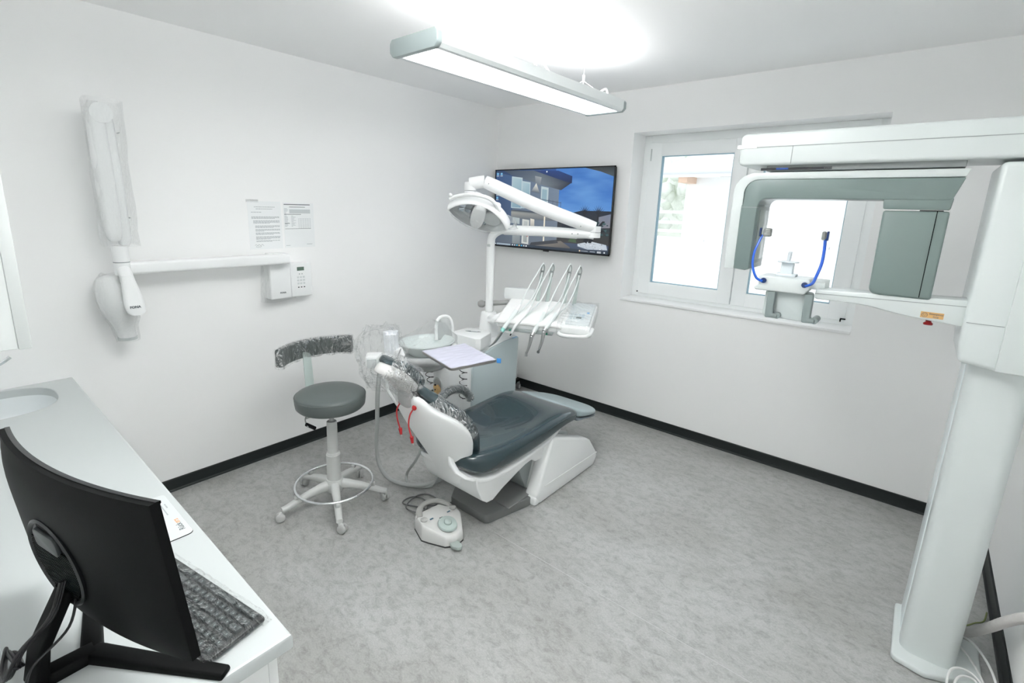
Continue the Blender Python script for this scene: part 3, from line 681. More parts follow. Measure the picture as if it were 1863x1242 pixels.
for t in (-1, 1):
    sh_.loft([[mp(t, back_n(t, j/NW)+0.004, MZ0+(MZ1-MZ0)*j/NW) for j in range(NW+1)], [mp(t, -0.012, MZ0+(MZ1-MZ0)*j/NW) for j in range(NW+1)]], closed=False, cap=False)
bmesh.ops.remove_doubles(sh_.bm, verts=sh_.bm.verts, dist=1e-5); bmesh.ops.recalc_face_normals(sh_.bm, faces=sh_.bm.faces)
part('back_cover', sh_, black_p, mo, ang=45)
sc_ = MB(); rings = [[mp(-1+2*i/NT, SAG*(1-(-1+2*i/NT)**2)-0.0125, z) for i in range(NT+1)] for z in (MZ0+.002, MZ1-.002)]
sc_.loft(rings, closed=False, cap=False); part('screen', sc_, black_g, mo)
fr_ = MB(); rings = []
for n0, z0 in ((-0.0125, MZ1-.006), (-0.0145, MZ1-.004), (-0.0145, MZ1), (-0.006, MZ1+0.001)):
    rings.append([mp(-1+2*i/NT, SAG*(1-(-1+2*i/NT)**2)+n0, z0) for i in range(NT+1)])
fr_.loft(rings, closed=False, cap=False); part('bezel', fr_, black_g, mo)
# round recess with ribs and hub for the stand
HZ = 1.035
Mh = frame(mp(-0.02, 0.056, HZ), ME, V((0, 0, 1))-MN*0.102)
part('hub_ring', MB().lathe([(0.090, -0.006), (0.093, 0.003), (0.089, 0.006), (0.085, 0.003), (0.083, -0.004)], n=48, M=Mh), mat('hub_ring_black', (0.012, 0.014, 0.015, 1), 0.3), mo)
part('hub_plate', MB().lathe([(0, 0.001), (0.084, 0.001), (0.084, -0.004), (0, -0.004)], n=48, M=Mh), black_g, mo)
rb_ = MB()
for k in range(24):
    y = -0.078+k*0.0050; hw = math.sqrt(max(0.0001, 0.080**2-y*y)); rb_.box((0, y, 0.0022), (hw*2, 0.0022, 0.003), M=Mh)
part('vent_ribs', rb_, black_p, mo, smooth=False)
pt = MB(); pt.prism(rrect(0.085, 0.040, 0.012, 4, 0.0, 0.050), 'z', 0.0, 0.008, 0.003, M=Mh); part('socket_panel', pt, mat('socket_grey', (0.03, 0.035, 0.036, 1), 0.4), mo)
A_ = V((2.035, -3.648, WT)); Vx = V((2.032, -3.566, WT))
tips = [V((2.272, -3.403, WT)), V((1.765, -3.515, WT))]
def bar(p, q, w0, w1, h0, h1, z0=0.0, bev=0.004):
    d = (q-p); d.z = 0; d.normalize(); s_ = V((-d.y, d.x, 0)); mb = MB()
    b = bmesh.new(); vs = []
    for P_, w_, h_ in ((p, w0, h0), (q, w1, h1)):
        for sx, z in ((-1, z0), (1, z0), (0.8, h_), (-0.8, h_)): vs.append(b.verts.new(P_+s_*(w_/2*sx)+V((0, 0, z))))
    b.faces.new(vs[0:4]); b.faces.new(vs[4:8])
    for k in range(4): b.faces.new((vs[k], vs[(k+1) % 4], vs[4+(k+1) % 4], vs[4+k]))
    bmesh.ops.recalc_face_normals(b, faces=b.faces); bmesh.ops.bevel(b, geom=list(b.edges), offset=bev, segments=2, affect='EDGES', profile=0.5)
    return mb.merge(b)
for q in tips: part('leg', bar(Vx, q, 0.042, 0.030, 0.020, 0.014), black_p, mo)
part('stand_spine', bar(A_, Vx+(Vx-A_)*0.1, 0.046, 0.044, 0.022, 0.020), black_p, mo)
nk = MB(); rings = []
for p, w_, d_ in ((A_+V((0, 0.0, 0.01)), .056, .022), (A_+V((-.002, .012, .075)), .05, .02), (mp(-0.02, 0.068, HZ-0.075), .046, .02), (mp(-0.02, 0.056, HZ-0.058), .046, .02)):
    rings.append([p+ME*a-MN*b_ for a, b_ in rrect(w_, d_, 0.006, 3)])
nk.loft(rings); part('stand_neck', nk, black_p, mo)
cbm = mat('cable_black', (0.008, 0.008, 0.009, 1), 0.35)
c1 = mp(-0.02, 0.075, HZ-0.02)
cab = MB()
for k in range(3):
    o_ = V((0.006*k, -0.004*k, 0.004*k))
    cab.tube([mp(0.06, 0.06, HZ-0.03)+o_, mp(0.05, 0.09, HZ-0.09)+o_, A_+V((0.03, -0.005, 0.11))+o_, A_+V((0.02, -0.03, 0.06))+o_, A_+V((-0.03, -0.035, 0.035))+o_, A_+V((-0.085-0.008*k, -0.03, 0.026+.004*k)), A_+V((-0.075, -0.018-.005*k, 0.036)), A_+V((-0.01, -0.012, 0.05))+o_, A_+V((0.028, -0.016, 0.085))+o_], 0.0028, 7, 7)
cab.tube([mp(0.10, 0.05, HZ-0.05), mp(0.10, 0.08, HZ-0.12), A_+V((0.045, 0.0, 0.08)), A_+V((0.03, -0.02, 0.03)), A_+V((0.02, -0.06, 0.008)), A_+V((0.06, -0.14, 0.004))], 0.0026, 7, 7)
single('monitor_cables', cab, cbm, 'black cables bundled in loops at the back of the monitor stand', 'cable')
cab = MB(); cab.tube([(1.86, -3.80, WT+0.004), (1.90, -3.74, WT+0.004), (1.955, -3.708, WT+0.004), (2.02, -3.716, WT+0.006), (2.06, -3.735, WT+0.006), (2.12, -3.78, WT+0.004)], 0.0035, 8, 8)
single('power_cable', cab, cbm, 'thick black power cable lying behind the monitor stand', 'cable')
cab = MB(); rc = random.Random(5)
for k in range(4):
    cx, cy, r_ = 1.905+rc.uniform(-.008, .008), -3.722+rc.uniform(-.01, .01), 0.035+0.006*k
    cab.tube([(cx+r_*1.4*math.cos(a), cy+r_*0.6*math.sin(a), WT+0.003+0.003*k) for a in [2*PI*j/14 for j in range(14)]], 0.0016, 6, 4, closed=True)
single('pale_cable', cab, mat('cable_translucent', (0.62, 0.66, 0.67, 1), 0.3), 'coil of thin pale cable on the worktop behind the monitor', 'cable')

# ------------------------------------------------------------------ keyboard in film
KO = V((2.203, -3.298, WT)); KD = V((-0.9808, -0.1955, 0)); KB = V((0.1955, -0.9808, 0))
Mk = Matrix((KD, KB, KD.cross(KB))).transposed().to_4x4()
zs = 1.0 if KD.cross(KB).z > 0 else -1.0
Mk.translation = KO
kb = thing('keyboard', 'black keyboard sealed in clear plastic film on the worktop', 'keyboard', KO)
bd = MB(); bd.box((0.22, 0.0625, zs*0.009), (0.442, 0.128, 0.012), 0.004, M=Mk)
part('case', bd, mat('keyboard_case', (0.012, 0.014, 0.015, 1), 0.4), kb)
for yy in (0.012, 0.113):
    for xx in (0.03, 0.41): part('foot', MB().box((xx, yy, zs*0.0025), (0.03, 0.01, 0.005), 0.001, M=Mk), black_p, kb)
keym = mat('keycap', (0.060, 0.070, 0.072, 1), 0.42); legm = mat('key_legend', (0.36, 0.42, 0.42, 1), 0.5)
U = 0.0190
rows_ = [[1.25, 1.25, 1.25, 6.25, 1.25, 1.25, 1.25, 1.25], [1.25, 1]+[1]*10+[2.75], [1.75]+[1]*11+[2.25], [1.5]+[1]*12+[1.5], [1]*13+[2], [1, -.5, 1, 1, 1, 1, -.25, 1, 1, 1, 1, -.25, 1, 1, 1, 1]]
kcache = {}; kk = 0
def key(x, y, w_):
    ky = round(w_, 2)
    if ky not in kcache:
        mb = MB(); hw, hd = (w_*U-0.0028)/2, (U-0.0035)/2
        b = bmesh.new(); lo = [b.verts.new((sx*hw, sy*hd, 0)) for sx, sy in ((-1, -1), (1, -1), (1, 1), (-1, 1))]
        hi = [b.verts.new((sx*(hw-.0018), sy*(hd-.0018), zs*0.0055)) for sx, sy in ((-1, -1), (1, -1), (1, 1), (-1, 1))]
        b.faces.new(hi)
        for k in range(4): b.faces.new((lo[k], lo[(k+1) % 4], hi[(k+1) % 4], hi[k]))
        for (a0, a1) in ((-.0024, -.0004),):
            f = b.faces.new([b.verts.new(q) for q in ((a0, -.0015, zs*.0057), (a1, -.0015, zs*.0057), (a1, .0022, zs*.0057), (a0, .0022, zs*.0057))]); f.material_index = 1
        bmesh.ops.recalc_face_normals(b, faces=b.faces)
        mb.merge(b); me = bpy.data.meshes.new('keycap'); mb.bm.to_mesh(me); mb.bm.free(); me.materials.append(keym); me.materials.append(legm)
        kcache[ky] = me
    o = bpy.data.objects.new('keycap', kcache[ky]); COL.objects.link(o); o.parent = kb
    M = Mk.copy(); M.translation = Mk @ V((x, y, zs*0.0152)) - OFFS['keyboard']; o.matrix_local = M
for r_, row in enumerate(rows_):
    x = 0.008; y = 0.0125+r_*0.0197
    for w_ in row:
        if w_ < 0: x += -w_*U; continue
        key(x+w_*U/2, y, w_); x += w_*U
for r_ in range(6):
    for c_ in range(3):
        if (r_ == 1 and c_ != 1) or r_ == 2: continue
        key(0.303+c_*U+U/2, 0.0125+r_*0.0197, 1)
for r_ in range(5):
    for c_ in range(4): key(0.365+c_*0.018+U/2-.003, 0.0125+r_*0.0197, 0.95)
fl_ = MB(); b = bmesh.new(); bmesh.ops.create_grid(b, x_segments=70, y_segments=24, size=0.5)
rk = random.Random(9)
for v in b.verts:
    x, y = v.co.x, v.co.y; ed = max(abs(x), abs(y))
    h = 0.0225+0.0028*mnoise(V((x*22, y*9, 3)))+0.002*mnoise(V((x*50, y*16, 7)))
    if ed > 0.46: h = 0.0225-0.019*min(1, (ed-0.46)/0.04)
    v.co = V((0.221+x*0.462, 0.0625+y*0.148, zs*max(h, 0.003)))
fl_.merge(b, Mk); part('plastic_film', fl_, film_k, kb, ang=0)
# ------------------------------------------------------------------ mouse pad
pad = thing('mouse_pad', 'white mouse pad with printed lettering at the worktop edge', 'mouse pad', (1.64, -3.39, WT))
pm = MB(); pm.prism(rrect(0.26, 0.22, 0.014, 5, 1.633, -3.402), 'z', WT+0.0005, WT+0.0022); part('rubber_base', pm, black_p, pad, ang=20)
pm = MB(); pm.prism(rrect(0.259, 0.219, 0.014, 5, 1.633, -3.402), 'z', WT+0.0022, WT+0.0032); part('printed_face', pm, mat('pad_white', (0.63, 0.655, 0.66, 1), 0.5), pad, ang=20)
zt = WT+0.0034
text('lettering', 'Rück', 0.020, frame((1.732, -3.310, zt), (-1, 0, 0), (0, -1, 0)), ink2, pad, 0.0001, 'LEFT', 0.0002)
text('lettering', 'ers', 0.020, frame((1.690, -3.310, zt), (-1, 0, 0), (0, -1, 0)), mat('print_orange', (0.75, 0.33, 0.10, 1), 0.6), pad, 0.0001, 'LEFT', 0.0002)
pl = MB(); rr = random.Random(2)
for row, (yy, xa, xb) in enumerate(((-3.306, 1.59, 1.565), (-3.316, 1.63, 1.565))):
    x = xa
    while x > xb: w_ = rr.uniform(.002, .006); pl.poly([(x, yy, zt), (x-w_, yy, zt), (x-w_, yy-.0035, zt), (x, yy-.0035, zt)]); x -= w_+.0012
part('small_print', pl, ink, pad, smooth=False)
# ------------------------------------------------------------------ stool
SX, SY = 0.80, -2.305
st = thing('operator_stool', 'round grey swivel stool with film-wrapped curved backrest', 'stool', (SX, SY, 0))
stw = mat('stool_white', (0.60, 0.61, 0.60, 1), 0.4)
seat = MB(); seat.lathe([(0, 0.598), (0.150, 0.598), (0.176, 0.602), (0.1865, 0.614), (0.190, 0.640), (0.191, 0.662), (0.1885, 0.668), (0.1865, 0.6685), (0.186, 0.672), (0.178, 0.681), (0.155, 0.689), (0.10, 0.695), (0, 0.697)], (SX, SY, 0), 64)
part('seat', seat, stool_v, st, ang=60)
part('piping', MB().tube([(SX+0.1895*math.cos(2*PI*k/48), SY+0.1895*math.sin(2*PI*k/48), 0.6685) for k in range(48)], 0.0025, 6, 1, closed=True), stool_v, st)
part('seat_plate', MB().box((SX, SY, 0.588), (0.16, 0.12, 0.022), 0.004), black_p, st)
part('gas_spring', MB().cyl((SX, SY, 0.48), (SX, SY, 0.590), 0.0135), steel, st)
part('column', MB().lathe([(0, .155), (0.040, .155), (0.040, .16), (0.0385, .30), (0.0395, .302), (0.0395, .308), (0.0365, .310), (0.0365, .318), (0.030, .322), (0.0285, .505), (0.026, .510), (0, .510)], (SX, SY, 0), 40), stw, st, ang=30)
hub = MB(); hub.lathe([(0, .075), (0.045, .08), (0.052, .10), (0.052, .14), (0.045, .157), (0, .158)], (SX, SY, 0), 32); part('hub', hub, stw, st)
for k in range(5):
    a = math.radians(-27+72*k); d = V((math.cos(a), math.sin(a), 0)); s_ = V((-d.y, d.x, 0)); o_ = V((SX, SY, 0))
    rings = []
    for r_, z, w_, h_ in ((0.03, .122, .052, .058), (0.08, .118, .047, .050), (0.15, .106, .042, .040), (0.22, .088, .038, .032), (0.272, .072, .035, .026), (0.300, .068, .034, .022)):
        rings.append([o_+d*r_+s_*p+V((0, 0, z+q)) for p, q in rrect(w_, h_, min(w_, h_)*.4, 4)])
    part('leg', MB().loft(rings), stw, st, ang=50)
    c_ = o_+d*0.293
    ca = a+0.9+k*1.3; cd = V((math.cos(ca), math.sin(ca), 0)); cs = V((-cd.y, cd.x, 0)); c2 = c_+cd*0.016
    cst = part('caster', MB().cyl(c_+V((0, 0, .045)), c_+V((0, 0, .066)), 0.009, n=14).tube([c_+V((0, 0, .05)), c2+V((0, 0, .046)), c2-cd*0.004+V((0, 0, .026))], 0.008, 8, 4), stw, st)
    for sg in (-1, 1):
        w_ = MB(); Mw = frame(c2+cs*sg*0.013+V((0, 0, .0255)), cd, (0, 0, 1))
        w_.lathe([(0, .0085), (.012, .009), (.021, .007), (.0245, .003), (.0245, -.008), (.02, -.009), (0, -.009)] if sg < 0 else [(0, -.0085), (.012, -.009), (.021, -.007), (.0245, -.003), (.0245, .008), (.02, .009), (0, .009)], n=28, M=Mw)
        part('wheel', w_, mat('caster_grey', (0.50, 0.505, 0.50, 1), 0.45), cst, ang=40)
part('foot_ring', MB().tube([(SX+0.216*math.cos(2*PI*k/48), SY+0.216*math.sin(2*PI*k/48), .128) for k in range(48)], 0.0075, 10, 1, closed=True), chrome, st)
rg = MB()
for k in range(5):
    a = math.radians(-27+72*k); rg.box((SX+0.216*math.cos(a), SY+0.216*math.sin(a), .115), (0.03, 0.022, 0.022), 0.005, rz=a)
part('ring_clips', rg, stw, st)
# curved backrest
BX, BY, BR = 0.75, -2.225, 0.315
def arc_pad(r_in, r_out, z0, z1, a0, a1, n=26, rad=0.012):
    rings = []
    for k in range(n+1):
        t = k/n; a = a0+(a1-a0)*t; d = V((math.cos(a), math.sin(a), 0))
        rings.append([V((BX, BY, (z0+z1)/2))+d*((r_in+r_out)/2+p)+V((0, 0, q)) for p, q in rrect(r_out-r_in, z1-z0, rad, 4)])
    return MB().loft(rings)
part('backrest', arc_pad(BR-0.024, BR+0.024, .795, .900, PI-0.84, PI+0.80), stool_v, st, ang=50)
wf = arc_pad(BR-0.030, BR+0.028, .786, .906, PI-0.86, PI+0.83, 60, 0.014)
wf.subdiv(1); wf.jitter(0.0065, 30, 4); part('plastic_wrap', wf, film_b, st, ang=0)
pk = MB(); rings = []
for p, w_ in ((V((.66, -2.29, .592)), .06), (V((.545, -2.275, .594)), .06), (V((.505, -2.268, .615)), .06), (V((.492, -2.262, .66)), .06), (V((.470, -2.255, .76)), .057), (V((.452, -2.25, .85)), .055)):
    dirv = V((0.93, 0.18, 0))
    rings.append([p+V((-.18, .98, 0))*a+V((0.9, .16, 0.3)).normalized()*b_ for a, b_ in rrect(w_, 0.008, 0.003, 2)])
part('back_post', MB().loft(rings), mat('post_grey_green', (0.45, 0.52, 0.50, 1), 0.35), st, ang=30)
lv = MB(); lv.tube([(SX-0.02, SY-0.05, .584), (SX-.035, SY-.11, .574), (SX-.02, SY-.145, .560), (SX+.03, SY-.16, .545), (SX+.05, SY-.15, .540)], 0.004, 8)
lv.tube([(SX-.02, SY-.145, .560), (SX+.01, SY-.10, .58)], 0.003, 6)
lo_ = part('height_lever', lv, steel, st); part('lever_grip', MB().tube([(SX+.015, SY-.158, .546), (SX+.075, SY-.142, .538)], 0.010, 12, 1), black_p, lo_)

# ================================================================== PATIENT CHAIR
XC = 1.435
pch = thing('dental_chair', 'dark teal reclining dental chair with white shell and film-wrapped headrest', 'dental chair', (XC, -1.4, 0))
def sring(y, zt, t, w, dish, n=44, p=0.36, xc=XC, dz_bottom=0.0):
    pts = []
    for k in range(n):
        a = 2*PI*k/n; c, s_ = math.cos(a), math.sin(a)
        x = w*math.copysign(abs(c)**p, c); z = t/2*math.copysign(abs(s_)**0.62, s_)
        if s_ > 0: z -= dish*(1-min(1, (x/(w*0.93))**2))**1.3
        pts.append((xc+x, y, zt-t/2+z))
    return pts
seatst = [(-2.075, .485, .05, .14, 0), (-2.06, .503, .085, .20, .004), (-2.02, .512, .125, .245, .014), (-1.95, .512, .147, .264, .03), (-1.82, .508, .150, .269, .05), (-1.62, .506, .142, .271, .054), (-1.46, .512, .130, .271, .044), (-1.34, .517, .117, .270, .028), (-1.25, .515, .104, .268, .018), (-1.17, .503, .090, .266, .012), (-1.10, .482, .078, .263, .008)]
part('seat_cushion', MB().loft([sring(*s_) for s_ in seatst]), chair_v, pch, ang=0, sub=1)
footst = [(-1.115, .482, .070, .258, .006), (-1.04, .460, .060, .257, .006), (-0.95, .432, .052, .253, .004), (-0.87, .408, .046, .240, .002), (-0.81, .390, .040, .212, 0), (-0.775, .379, .030, .165, 0), (-0.765, .374, .018, .11, 0)]
part('foot_rest', MB().loft([sring(*s_) for s_ in footst]), mat('foot_vinyl', (0.33, 0.40, 0.415, 1), 0.4), pch, ang=0, sub=1)
part('foot_sole', MB().loft([sring(y, zt-t+0.004, 0.014, w*0.985, 0, p=.3) for y, zt, t, w, d in footst]), mat('sole_grey', (0.16, 0.19, 0.21, 1), 0.5), pch, ang=0)
# white tray under the cushion and deep body
traye = [(-2.05, .41, .03, .14, 0), (-2.03, .39, .045, .205, 0), (-1.97, .375, .05, .245, 0), (-1.85, .372, .05, .258, 0), (-1.60, .378, .045, .258, 0), (-1.40, .400, .04, .252, 0), (-1.22, .423, .03, .24, 0)]
part('seat_tray', MB().loft([sring(*s_) for s_ in traye]), white_p, pch, ang=0, sub=1)
bd = MB(); bd.prism([(-2.015, .37), (-2.005, .31), (-1.965, .225), (-1.925, .195), (-1.88, .19), (-1.80, .225), (-1.68, .262), (-1.60, .285), (-1.54, .29), (-1.50, .262), (-1.44, .262), (-1.40, .30), (-1.26, .375), (-1.12, .43), (-1.12, .445), (-1.30, .42), (-1.6, .39)], 'x', 1.235, 1.650, 0.028, 3, ang=0.6)
part('seat_body', bd, white_p, pch, ang=50)
# base plate and lift housing
bp = MB(); bp.prism([(1.245, -0.86), (1.245, -1.76), (1.31, -1.858), (1.574, -1.860), (1.592, -1.84), (1.655, -1.56), (1.655, -0.86)], 'z', 0, 0.052, 0.006)
part('base_plate', bp, mat('base_grey', (0.16, 0.165, 0.165, 1), 0.5, bump=0.1), pch)
part('base_cover', MB().span((1.31, -1.72, 0.052), (1.635, -1.0, 0.060), 0.003), mat('base_steel', (0.40, 0.40, 0.40, 1), 0.33, 0.7), pch)
hs_ = MB(); prof = [(-1.495, 0.0), (-1.535, 0.035), (-1.535, 0.07), (-1.515, 0.095), (-1.395, 0.388), (-1.362, 0.385), (-0.98, 0.240), (-0.935, 0.212), (-0.835, 0.088), (-0.828, 0.05), (-0.87, 0.0)]
hs_.prism(prof, 'x', 1.605, 1.692, 0.016, 3, ang=0.5); part('lift_housing', hs_, white_p, pch, ang=45)
cr = MB(); cr.prism([(-1.46, 0.10), (-1.455, 0.106), (-0.838, 0.092), (-0.838, 0.085)], 'x', 1.690, 1.6955, 0.002); part('housing_crease', cr, white_p, pch)
hs2 = MB(); hs2.prism([(-1.50, 0.06), (-1.40, 0.36), (-1.36, 0.355), (-0.97, 0.205), (-0.90, 0.06)], 'x', 1.29, 1.60, 0.012); part('lift_cover', hs2, white_m, pch)
part('lift_rail', MB().tube([(1.50, -1.33, .345), (1.50, -0.95, .20)], 0.018, 12, 1), lgrey_p, pch)
part('lift_link', MB().prism([(-1.50, .06), (-1.62, .30), (-1.45, .33), (-1.30, .06)], 'x', 1.33, 1.585, 0.01), grey_p2, pch)
fc_ = MB(); fc_.box((1.648, -1.52, .03), (0.086, 0.05, 0.058), 0.016, 3); part('front_foot', fc_, white_p, pch)
# back: local frame
BO = V((XC, -1.985, .425)); BWv = V((0, -.545, .838)); BN = V((0, .838, .545)); BXv = V((1, 0, 0))
def bpnt(x, v, n): return BO+BXv*x+BWv*v+BN*n
def bring(v, w, t, fwd, n0, n=44, p=.36):
    """cross-section at height v: half width w, thickness t, wings curved forward by fwd"""
    pts = []
    for k in range(n):
        a = 2*PI*k/n; c, s_ = math.cos(a), math.sin(a)
        x = w*math.copysign(abs(c)**p, c); q = t/2*math.copysign(abs(s_)**.7, s_)
        pts.append(bpnt(x, v, n0+q+fwd*(x/max(w, .12))**2*min(1, w/.2)))
    return pts
cush = [(-.03, .14, .05, .01, .03), (0.0, .165, .070, .02, .034), (.06, .18, .076, .03, .034), (.13, .208, .078, .04, .033), (.20, .230, .078, .045, .031), (.29, .232, .076, .045, .03), (.37, .212, .072, .035, .028), (.43, .17, .066, .022, .026), (.48, .14, .06, .012, .024), (.51, .10, .05, .004, .022), (.56, .085, .04, .0, .02)]
part('back_cushion', MB().loft([bring(*c) for c in cush]), chair_v, pch, ang=0, sub=1)
shl = [(-.155, .09, .03, .0, -.045), (-.14, .125, .05, .01, -.042), (-.10, .155, .055, .02, -.036), (-.03, .165, .055, .025, -.030), (.05, .172, .055, .03, -.026), (.12, .205, .056, .045, -.025), (.20, .230, .055, .06, -.024), (.28, .234, .052, .06, -.022), (.35, .218, .05, .045, -.020), (.40, .175, .048, .025, -.019), (.435, .14, .045, .012, -.018), (.465, .115, .04, .005, -.016), (.52, .10, .03, 0, -.014)]
def shell_ring(v, w, t, f, n0):
    r = bring(v, w, t, f, n0, 44, .42); out = []
    for p in r:
        q = V(p); x = (q.x-XC)/max(w, .05); d = (q-BO).dot(BN)
        out.append(q-BN*(0.035*(1-min(1, x*x)))*(1 if v < .4 else .5)); 
    return out
part('back_shell', MB().loft([shell_ring(*c) for c in shl]), white_p, pch, ang=0, sub=1)
tm_ = MB(); rings = []
for p, w_ in ((V((1.528, -2.075, .545)), .012), (V((1.535, -2.088, .50)), .018), (V((1.552, -2.095, .455)), .022), (V((1.585, -2.09, .415)), .022), (V((1.625, -2.065, .388)), .018), (V((1.655, -2.03, .374)), .010)):
    rings.append([p+V((.55, 0, .3)).normalized()*a+V((0, 1, 0))*b_ for a, b_ in rrect(w_, .03, min(w_, .03)*.3, 3)])
tm_.loft(rings); part('hinge_trim', tm_, white_p, pch, ang=0)
# film over the shoulder part
wf = MB(); wf.loft([bring(v, w+.006, t+.022, f, n0-.008) for v, w, t, f, n0 in cush[4:9]], cap=False); wf.subdiv(1); wf.jitter(.006, 26, 2)
part('plastic_wrap', wf, film_s, pch, ang=0)
# neck slide and headrest
nb = MB(); nb.loft([[bpnt(x, v, q+n0) for x, q in rrect(w_, .03, .008, 3)] for v, w_, n0 in ((.47, .15, .0), (.56, .13, -.002), (.63, .11, .0))])
part('neck_slide', nb, mat('neck_dark', (0.06, 0.055, 0.055, 1), 0.45), pch)
HC = V((XC-.02, -2.285, .955)); HW = V((0, -.70, .714)); HN = V((0, .714, .70))
Mh_ = frame(HC, (1, 0, 0), HW)
hp = MB(); rings = []
def hring(v, w, t, n0, n=40, p=.45, dish=0.0):
    pts = []
    for k in range(n):
        a = 2*PI*k/n; c, s_ = math.cos(a), math.sin(a)
        x = w*math.copysign(abs(c)**p, c); q = t/2*math.copysign(abs(s_)**.7, s_)
        if s_ > 0: q -= dish*(1-min(1, (x/(w*.95))**2))
        pts.append(HC+BXv*x+HW*v+HN*(n0+q))
    return pts
hst = [(-.106, .050, .026, -.01), (-.098, .076, .046, -.004), (-.070, .096, .060, .0), (-.025, .104, .066, .004), (.025, .104, .066, .004), (.070, .096, .061, .0), (.098, .076, .046, -.006), (.108, .050, .026, -.012)]
ho = part('headrest', MB().loft([hring(*h, dish=.012) for h in hst]), chair_v, pch, ang=0, sub=1)
part('headrest_shell', MB().loft([hring(v*.94, w*.93, .06, n0-.044) for v, w, t, n0 in hst]), mat('towel_white', (0.68, 0.67, 0.66, 1), 0.8, bump=0.3, bscale=60), ho, ang=0, sub=1)
wf = MB(); wf.loft([hring(v*1.06, w*1.05, t+.085, n0-.028) for v, w, t, n0 in hst], cap=False); wf.subdiv(1); wf.jitter(.008, 26, 5)
part('plastic_wrap', wf, film_s, ho, ang=0)
kn = MB(); rings = []
kn.ell(HC-HW*.10-HN*.085+V((.02, 0, 0)), (.055, .04, .05)); kn.cyl(HC-HN*.05-HW*.10, HC-HN*.05-HW*.20, .03, .026, 20)
part('headrest_joint', kn.jitter(.006, 20), mat('joint_grey', (0.42, 0.42, 0.42, 1), 0.5), pch, ang=0)
nb = MB(); nb.tube([HC+V((.12, 0, 0))-HW*.12-HN*.045, HC+V((.10, .02, 0))-HW*.19-HN*.04, bpnt(.075, .50, .0)], .018, 10); part('neck_rod', nb, mat('neck_dark2', (0.05, 0.05, 0.05, 1), .4), pch)
# left armrest, bent bar
ar = MB(); ar.tube([(1.185, -1.87, .53), (1.178, -1.83, .60), (1.172, -1.75, .637), (1.17, -1.65, .622), (1.17, -1.585, .575), (1.175, -1.565, .535)], 0.025, 14, 8)
part('armrest', ar, mat('arm_grey', (0.22, 0.25, 0.25, 1), 0.35), pch, ang=0)
wf = MB(); wf.tube([(1.185, -1.87, .53), (1.178, -1.83, .60), (1.172, -1.75, .637), (1.17, -1.65, .622), (1.17, -1.585, .575), (1.175, -1.565, .535)], 0.031, 14, 10, cap=False); wf.jitter(.005, 30); part('plastic_wrap', wf, film_s, pch, ang=0)
# red napkin cord laid over the neck of the chair
rd = mat('red_cord', (0.42, 0.015, 0.018, 1), .45)
nc = thing('napkin_cord', 'red napkin cord with two metal clips hanging over the chair back', 'cord', bpnt(0, .46, -.03))
a0, b0 = bpnt(-.035, .475, -.046), bpnt(.06, .47, -.045)
tp_ = MB(); tp_.tube([b0, bpnt(.055, .50, .02), bpnt(.02, .505, .052), bpnt(-.02, .505, .05), bpnt(-.035, .50, .01), a0], .003, 6)
part('neck_band', tp_, rd, nc)
for p, dx, ln in ((a0, .012, .125), (b0, .0, .14)):
    q = p-BN*.012+V((dx*.3, 0, 0)); e = q+V((dx, -.012, -ln))
    part('strap', MB().tube([p, q+V((-.012, -.01, -.03)), q+V((-.016+dx, -.016, -ln*.6)), e], .0036, 8), rd, nc)
    part('knot', MB().ell(p-BN*.006, (.013, .010, .013), nu=12, nv=8), rd, nc)
    cl = part('clip', MB().cyl(e+V((0, 0, .004)), e+V((.006, 0, -.026)), .010, .006, 10), rd, nc)
    part('clip_jaw', MB().cyl(e+V((.005, 0, -.02)), e+V((.012, 0, -.034)), .004, .003, 8), steel, cl)

# ================================================================== DENTAL UNIT
un = thing('dental_unit', 'white dental unit body with spittoon, glass filler and pale side panel beside chair', 'dental unit', (.72, -1.1, 0))
ub = MB(); ub.prism([(-1.26, .06), (-1.26, .64), (-1.19, .675), (-1.05, .712), (-.90, .735), (-.745, .748), (-.735, .735), (-.76, .06)], 'x', .50, .885, .012, 3, ang=.5)
part('body', ub, white_m, un, ang=45)
pn = MB(); pn.prism([(-1.255, .08), (-1.255, .630), (-1.18, .668), (-1.05, .705), (-.90, .728), (-.752, .740), (-.744, .73), (-.768, .08)], 'x', .880, .905, .008, 3, ang=.5)
part('side_panel', pn, mat('panel_ice', (0.50, 0.58, 0.60, 1), 0.22, coat=0.3), un, ang=45)
pl = MB(); pl.box((.8975, -.785, .737), (.012, .055, .006), .001); part('panel_tag', pl, mat('tag_blue', (0.25, 0.45, 0.66, 1), .5), un)
part('plinth', MB().span((.52, -1.22, 0.0), (.88, -.79, .06)), grey_p2, un, smooth=False)
part('column', MB().span((.60, -1.36, .05), (.885, -1.25, .665), .012), white_p, un)
ns = MB(); ns.prism(rrect(.135, .17, .03, 5, .835, -1.425), 'z', 0.0, .655, .01, 2, ang=.6)
part('front_column', ns, white_p, un, ang=40)
nt_ = MB(); nt_.prism(rrect(.125, .158, .03, 5, .835, -1.425), 'z', .655, .672, .006, 2, ang=.6); part('column_top', nt_, mat('top_grey', (.62, .65, .65, 1), .4), un, ang=40)
nic = MB(); Mn = frame((.818, -1.512, .50), (1, 0, 0), (0, 0, 1))
nic.prism(rrect(.078, .14, .036, 7), 'z', -.002, .003, .001, M=Mn); part('niche', nic, mat('niche_shade', (0.34, 0.35, 0.35, 1), .5), un, ang=30)
nic = MB(); nic.tube([Mn @ V((p[0], p[1], .002)) for p in rrect(.078, .14, .036, 5)], .004, 6, 1, closed=True); part('niche_rim', nic, lgrey_p, un)
